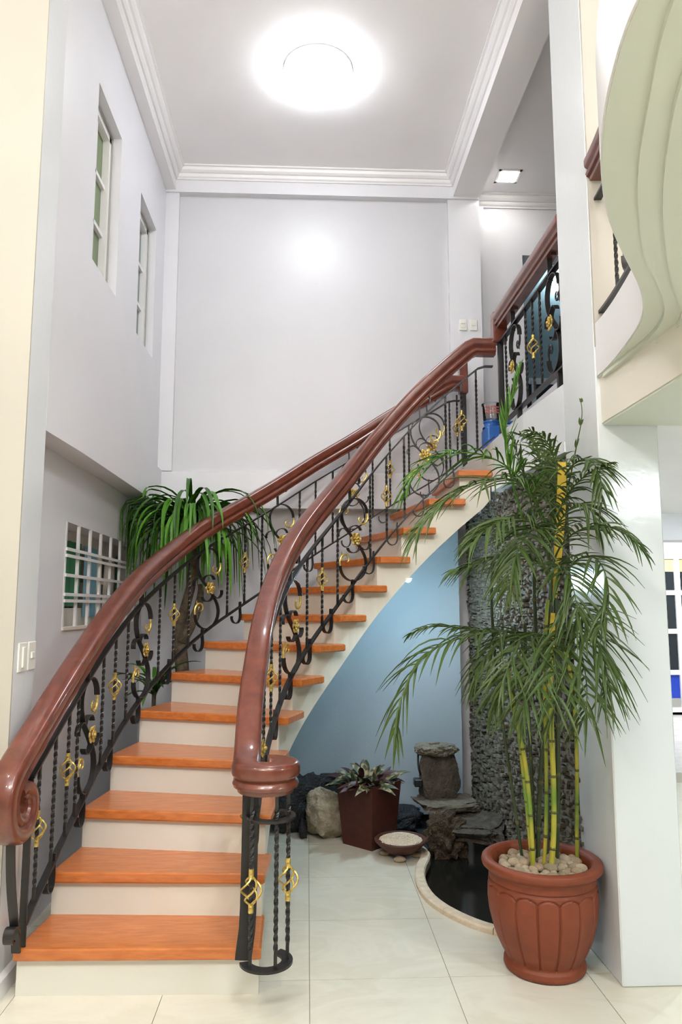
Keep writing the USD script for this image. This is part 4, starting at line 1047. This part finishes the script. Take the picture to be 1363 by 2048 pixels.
# ------------------------------------------------------------------ square planter, bowl, rocks
qx, qy = .425, 5.215
pb = thing('square_planter', 'tall dark maroon square planter standing cornerwise beside the pond', 'planter', (qx, qy, 0))
HP = .405
def sq(r, z, th=PI / 4): return [(qx + r * math.cos(th + k * PI / 2 + .02), qy + r * math.sin(th + k * PI / 2 + .02), z) for k in range(4)]
rots = 0.0
obj('planter_body', loft([sq(.176, 0, 0), sq(.222, HP, 0), sq(.205, HP, 0), sq(.195, HP - .05, 0)], caps=False), MAROON, pb)
obj('planter_base', loft([sq(.172, .004, 0), sq(.172, .012, 0)]), MAROON, pb)
obj('soil', loft([sq(.19, HP - .06, 0), sq(.196, HP - .035, 0)]), SOIL, pb)
fp = thing('variegated_plant', 'low plant with pale-edged and purple leaves growing in the maroon planter', 'plant', (qx, qy, HP - .04))
for k in range(70):
    a = rng.rand() * 2 * PI; r = .15 * math.sqrt(rng.rand()); c0 = np.array([qx + r * math.cos(a), qy + r * math.sin(a), HP - .035])
    az = a + .6 * rng.randn(); el = .25 + .95 * rng.rand(); L = .15 + .09 * rng.rand(); v = np.linspace(0, 1, 8)[:, None]
    P = c0 + np.array([math.cos(az), math.sin(az), 0]) * math.cos(el) * L * v + np.array([0, 0, 1.0]) * (math.sin(el) * L * v - .35 * L * v ** 2) + np.array([0, 0, .03 * rng.rand()])
    wv = .044 * np.array([.15, .6, .95, 1.0, .9, .65, .35, .03])
    obj('leaf', blade(P, wv, (.2 * rng.randn(), -.6, 1.0), .0015, .15), PURPLE if k % 3 == 0 else VARIEG, fp, smooth=60)
bcx, bcy = .605, 4.94
for k, (dx, dy) in enumerate(((-.10, .02), (-.02, -.11), (.10, -.03), (.04, .09))):
    obj('support_stone', rock((bcx + dx, bcy + dy, .016), (.075, .055, .034), 40 + k, 2, .08, 1.2), PEBBLE[k % 3], None, 'flat tan stone propping up the round bowl of white gravel', 'stone', 'stones under the gravel bowl', smooth=True)
bw = thing('gravel_bowl', 'shallow round brown bowl heaped with white gravel', 'bowl', (bcx, bcy, .033))
obj('bowl_body', lathe([(0, .033), (.09, .033), (.11, .045), (.145, .075), (.162, .092), (.168, .104), (.162, .110), (.150, .108), (.138, .098), (.11, .085), (0, .08)], 56, (bcx, bcy, 0)), BOWLM, bw, smooth=40)
gv = []
ic = trimesh.creation.icosphere(0, 1.0)
obj('gravel_core', lathe([(0, .082), (.137, .098), (.12, .108), (.07, .122), (0, .130)], 40, (bcx, bcy, 0)), GRAVEL, bw, smooth=True)
for k in range(1500):
    r = .136 * math.sqrt(rng.rand()); a = 2 * PI * rng.rand(); zz = .101 + .034 * (1 - (r / .136) ** 1.6); s = .003 + .0025 * rng.rand()
    gv.append(tidy(ic.vertices * [s, s, s * .8] + [bcx + r * math.cos(a), bcy + r * math.sin(a), zz], ic.faces))
obj('white_gravel', gv, GRAVEL, None, 'white gravel heaped in the shallow brown bowl', 'gravel', kind='stuff')
obj('pale_rock', rock((.150, 5.38, .148), (.29, .25, .31), 3, 4, .20, 1.6, .8, .3), PALEROCK, None, 'rough pale tan boulder on the floor left of the maroon planter', 'rock', smooth=50)
obj('black_driftwood', rock((-.08, 5.49, .19), (.40, .15, .38), 5, 4, .22, 1.7, .8, .25), BLACKROCK, None, 'tall dark black lump of driftwood under the stair behind the pale boulder', 'driftwood', smooth=50)
obj('driftwood_branch', rock((.30, 5.70, .31), (.46, .14, .09), 8, 3, .3, 2.2, .8, .1), BLACKROCK, None, 'thin black driftwood branch lying across behind the maroon planter', 'driftwood', smooth=50)
obj('black_stone', rock((-.02, 5.33, .06), (.06, .06, .13), 9, 2, .2, 2.0), BLACKROCK, None, 'small upright black stone left of the pale boulder', 'stone', smooth=50)
obj('black_driftwood', rock((.62, 5.70, .03), (.46, .28, .16), 12, 3, .25, 2, .8, .1), BLACKROCK, None, 'low black rock in shadow behind the gravel bowl', 'rock', smooth=50)
def slab(c, size, seed, rot=0, tilt=0, rough=.08, sub=4):
    s = trimesh.creation.icosphere(subdivisions=sub); v = np.sign(s.vertices) * np.abs(s.vertices) ** .38
    v = v / np.abs(v).max(0)
    v = v * np.asarray(size) / 2
    n = fb(s.vertices * 2.3 + seed * 1.7); n2 = fb(np.c_[v[:, 2] * 60, v[:, 0] * 6, v[:, 1] * 6] + seed)
    v = v * (1 + rough * n)[:, None]; v[:, :2] *= (1 + .04 * n2)[:, None]
    M = trimesh.transformations.euler_matrix(tilt, 0, rot)[:3, :3]
    return tidy(v @ M.T + np.asarray(c), s.faces)
obj('lava_rock', rock((.935, 5.13, .055), (.25, .24, .30), 21, 5, .26, 2.8, .8, .2), LAVA, None, 'brown porous lava rock standing in the pond under the slate slabs', 'rock', smooth=60)
obj('slate_slab', slab((.985, 5.36, .215), (.38, .30, .052), 2, .18, .05, .16), SLATELT, None, 'flat grey slate slab lying on the lava rock', 'slate')
obj('slate_slab', slab((1.13, 5.16, .12), (.38, .36, .08), 6, -.4, .10, .22), SLATE, None, 'lower flat slate slab reaching from the rock stack to the stone wall', 'slate')
obj('slate_slab', rock((.935, 5.41, .385), (.27, .13, .36), 33, 5, .15, 1.7, .62, .12), SLATE, None, 'upright dark slate block in the rock stack', 'slate')
obj('slate_slab', rock((.915, 5.39, .575), (.29, .21, .085), 37, 5, .16, 1.6, .7, .1), SLATELT, None, 'top grey slate slab capping the rock stack', 'slate')
obj('slate_chip', slab((.90, 5.36, .622), (.08, .03, .014), 5, .3, 0, .1, 2), SLATELT, None, 'small slate chip on top of the rock stack', 'stone')
obj('pump_hose', tube(spline(np.array([(.80, 5.42, .56), (.785, 5.36, .50), (.79, 5.34, .44), (.81, 5.36, .40)]), 16), .007, 6), HOSEM, None, 'thin black pump hose on the left side of the rock stack', 'hose', smooth=True)
obj('pump', cbx(.755, .81, 5.33, 5.41, .33, .38, .006), HOSEM, None, 'small black pump beside the upright slate block', 'pump')

# unused placeholder group prims are removed
stage.RemovePrim('/World/window_4')
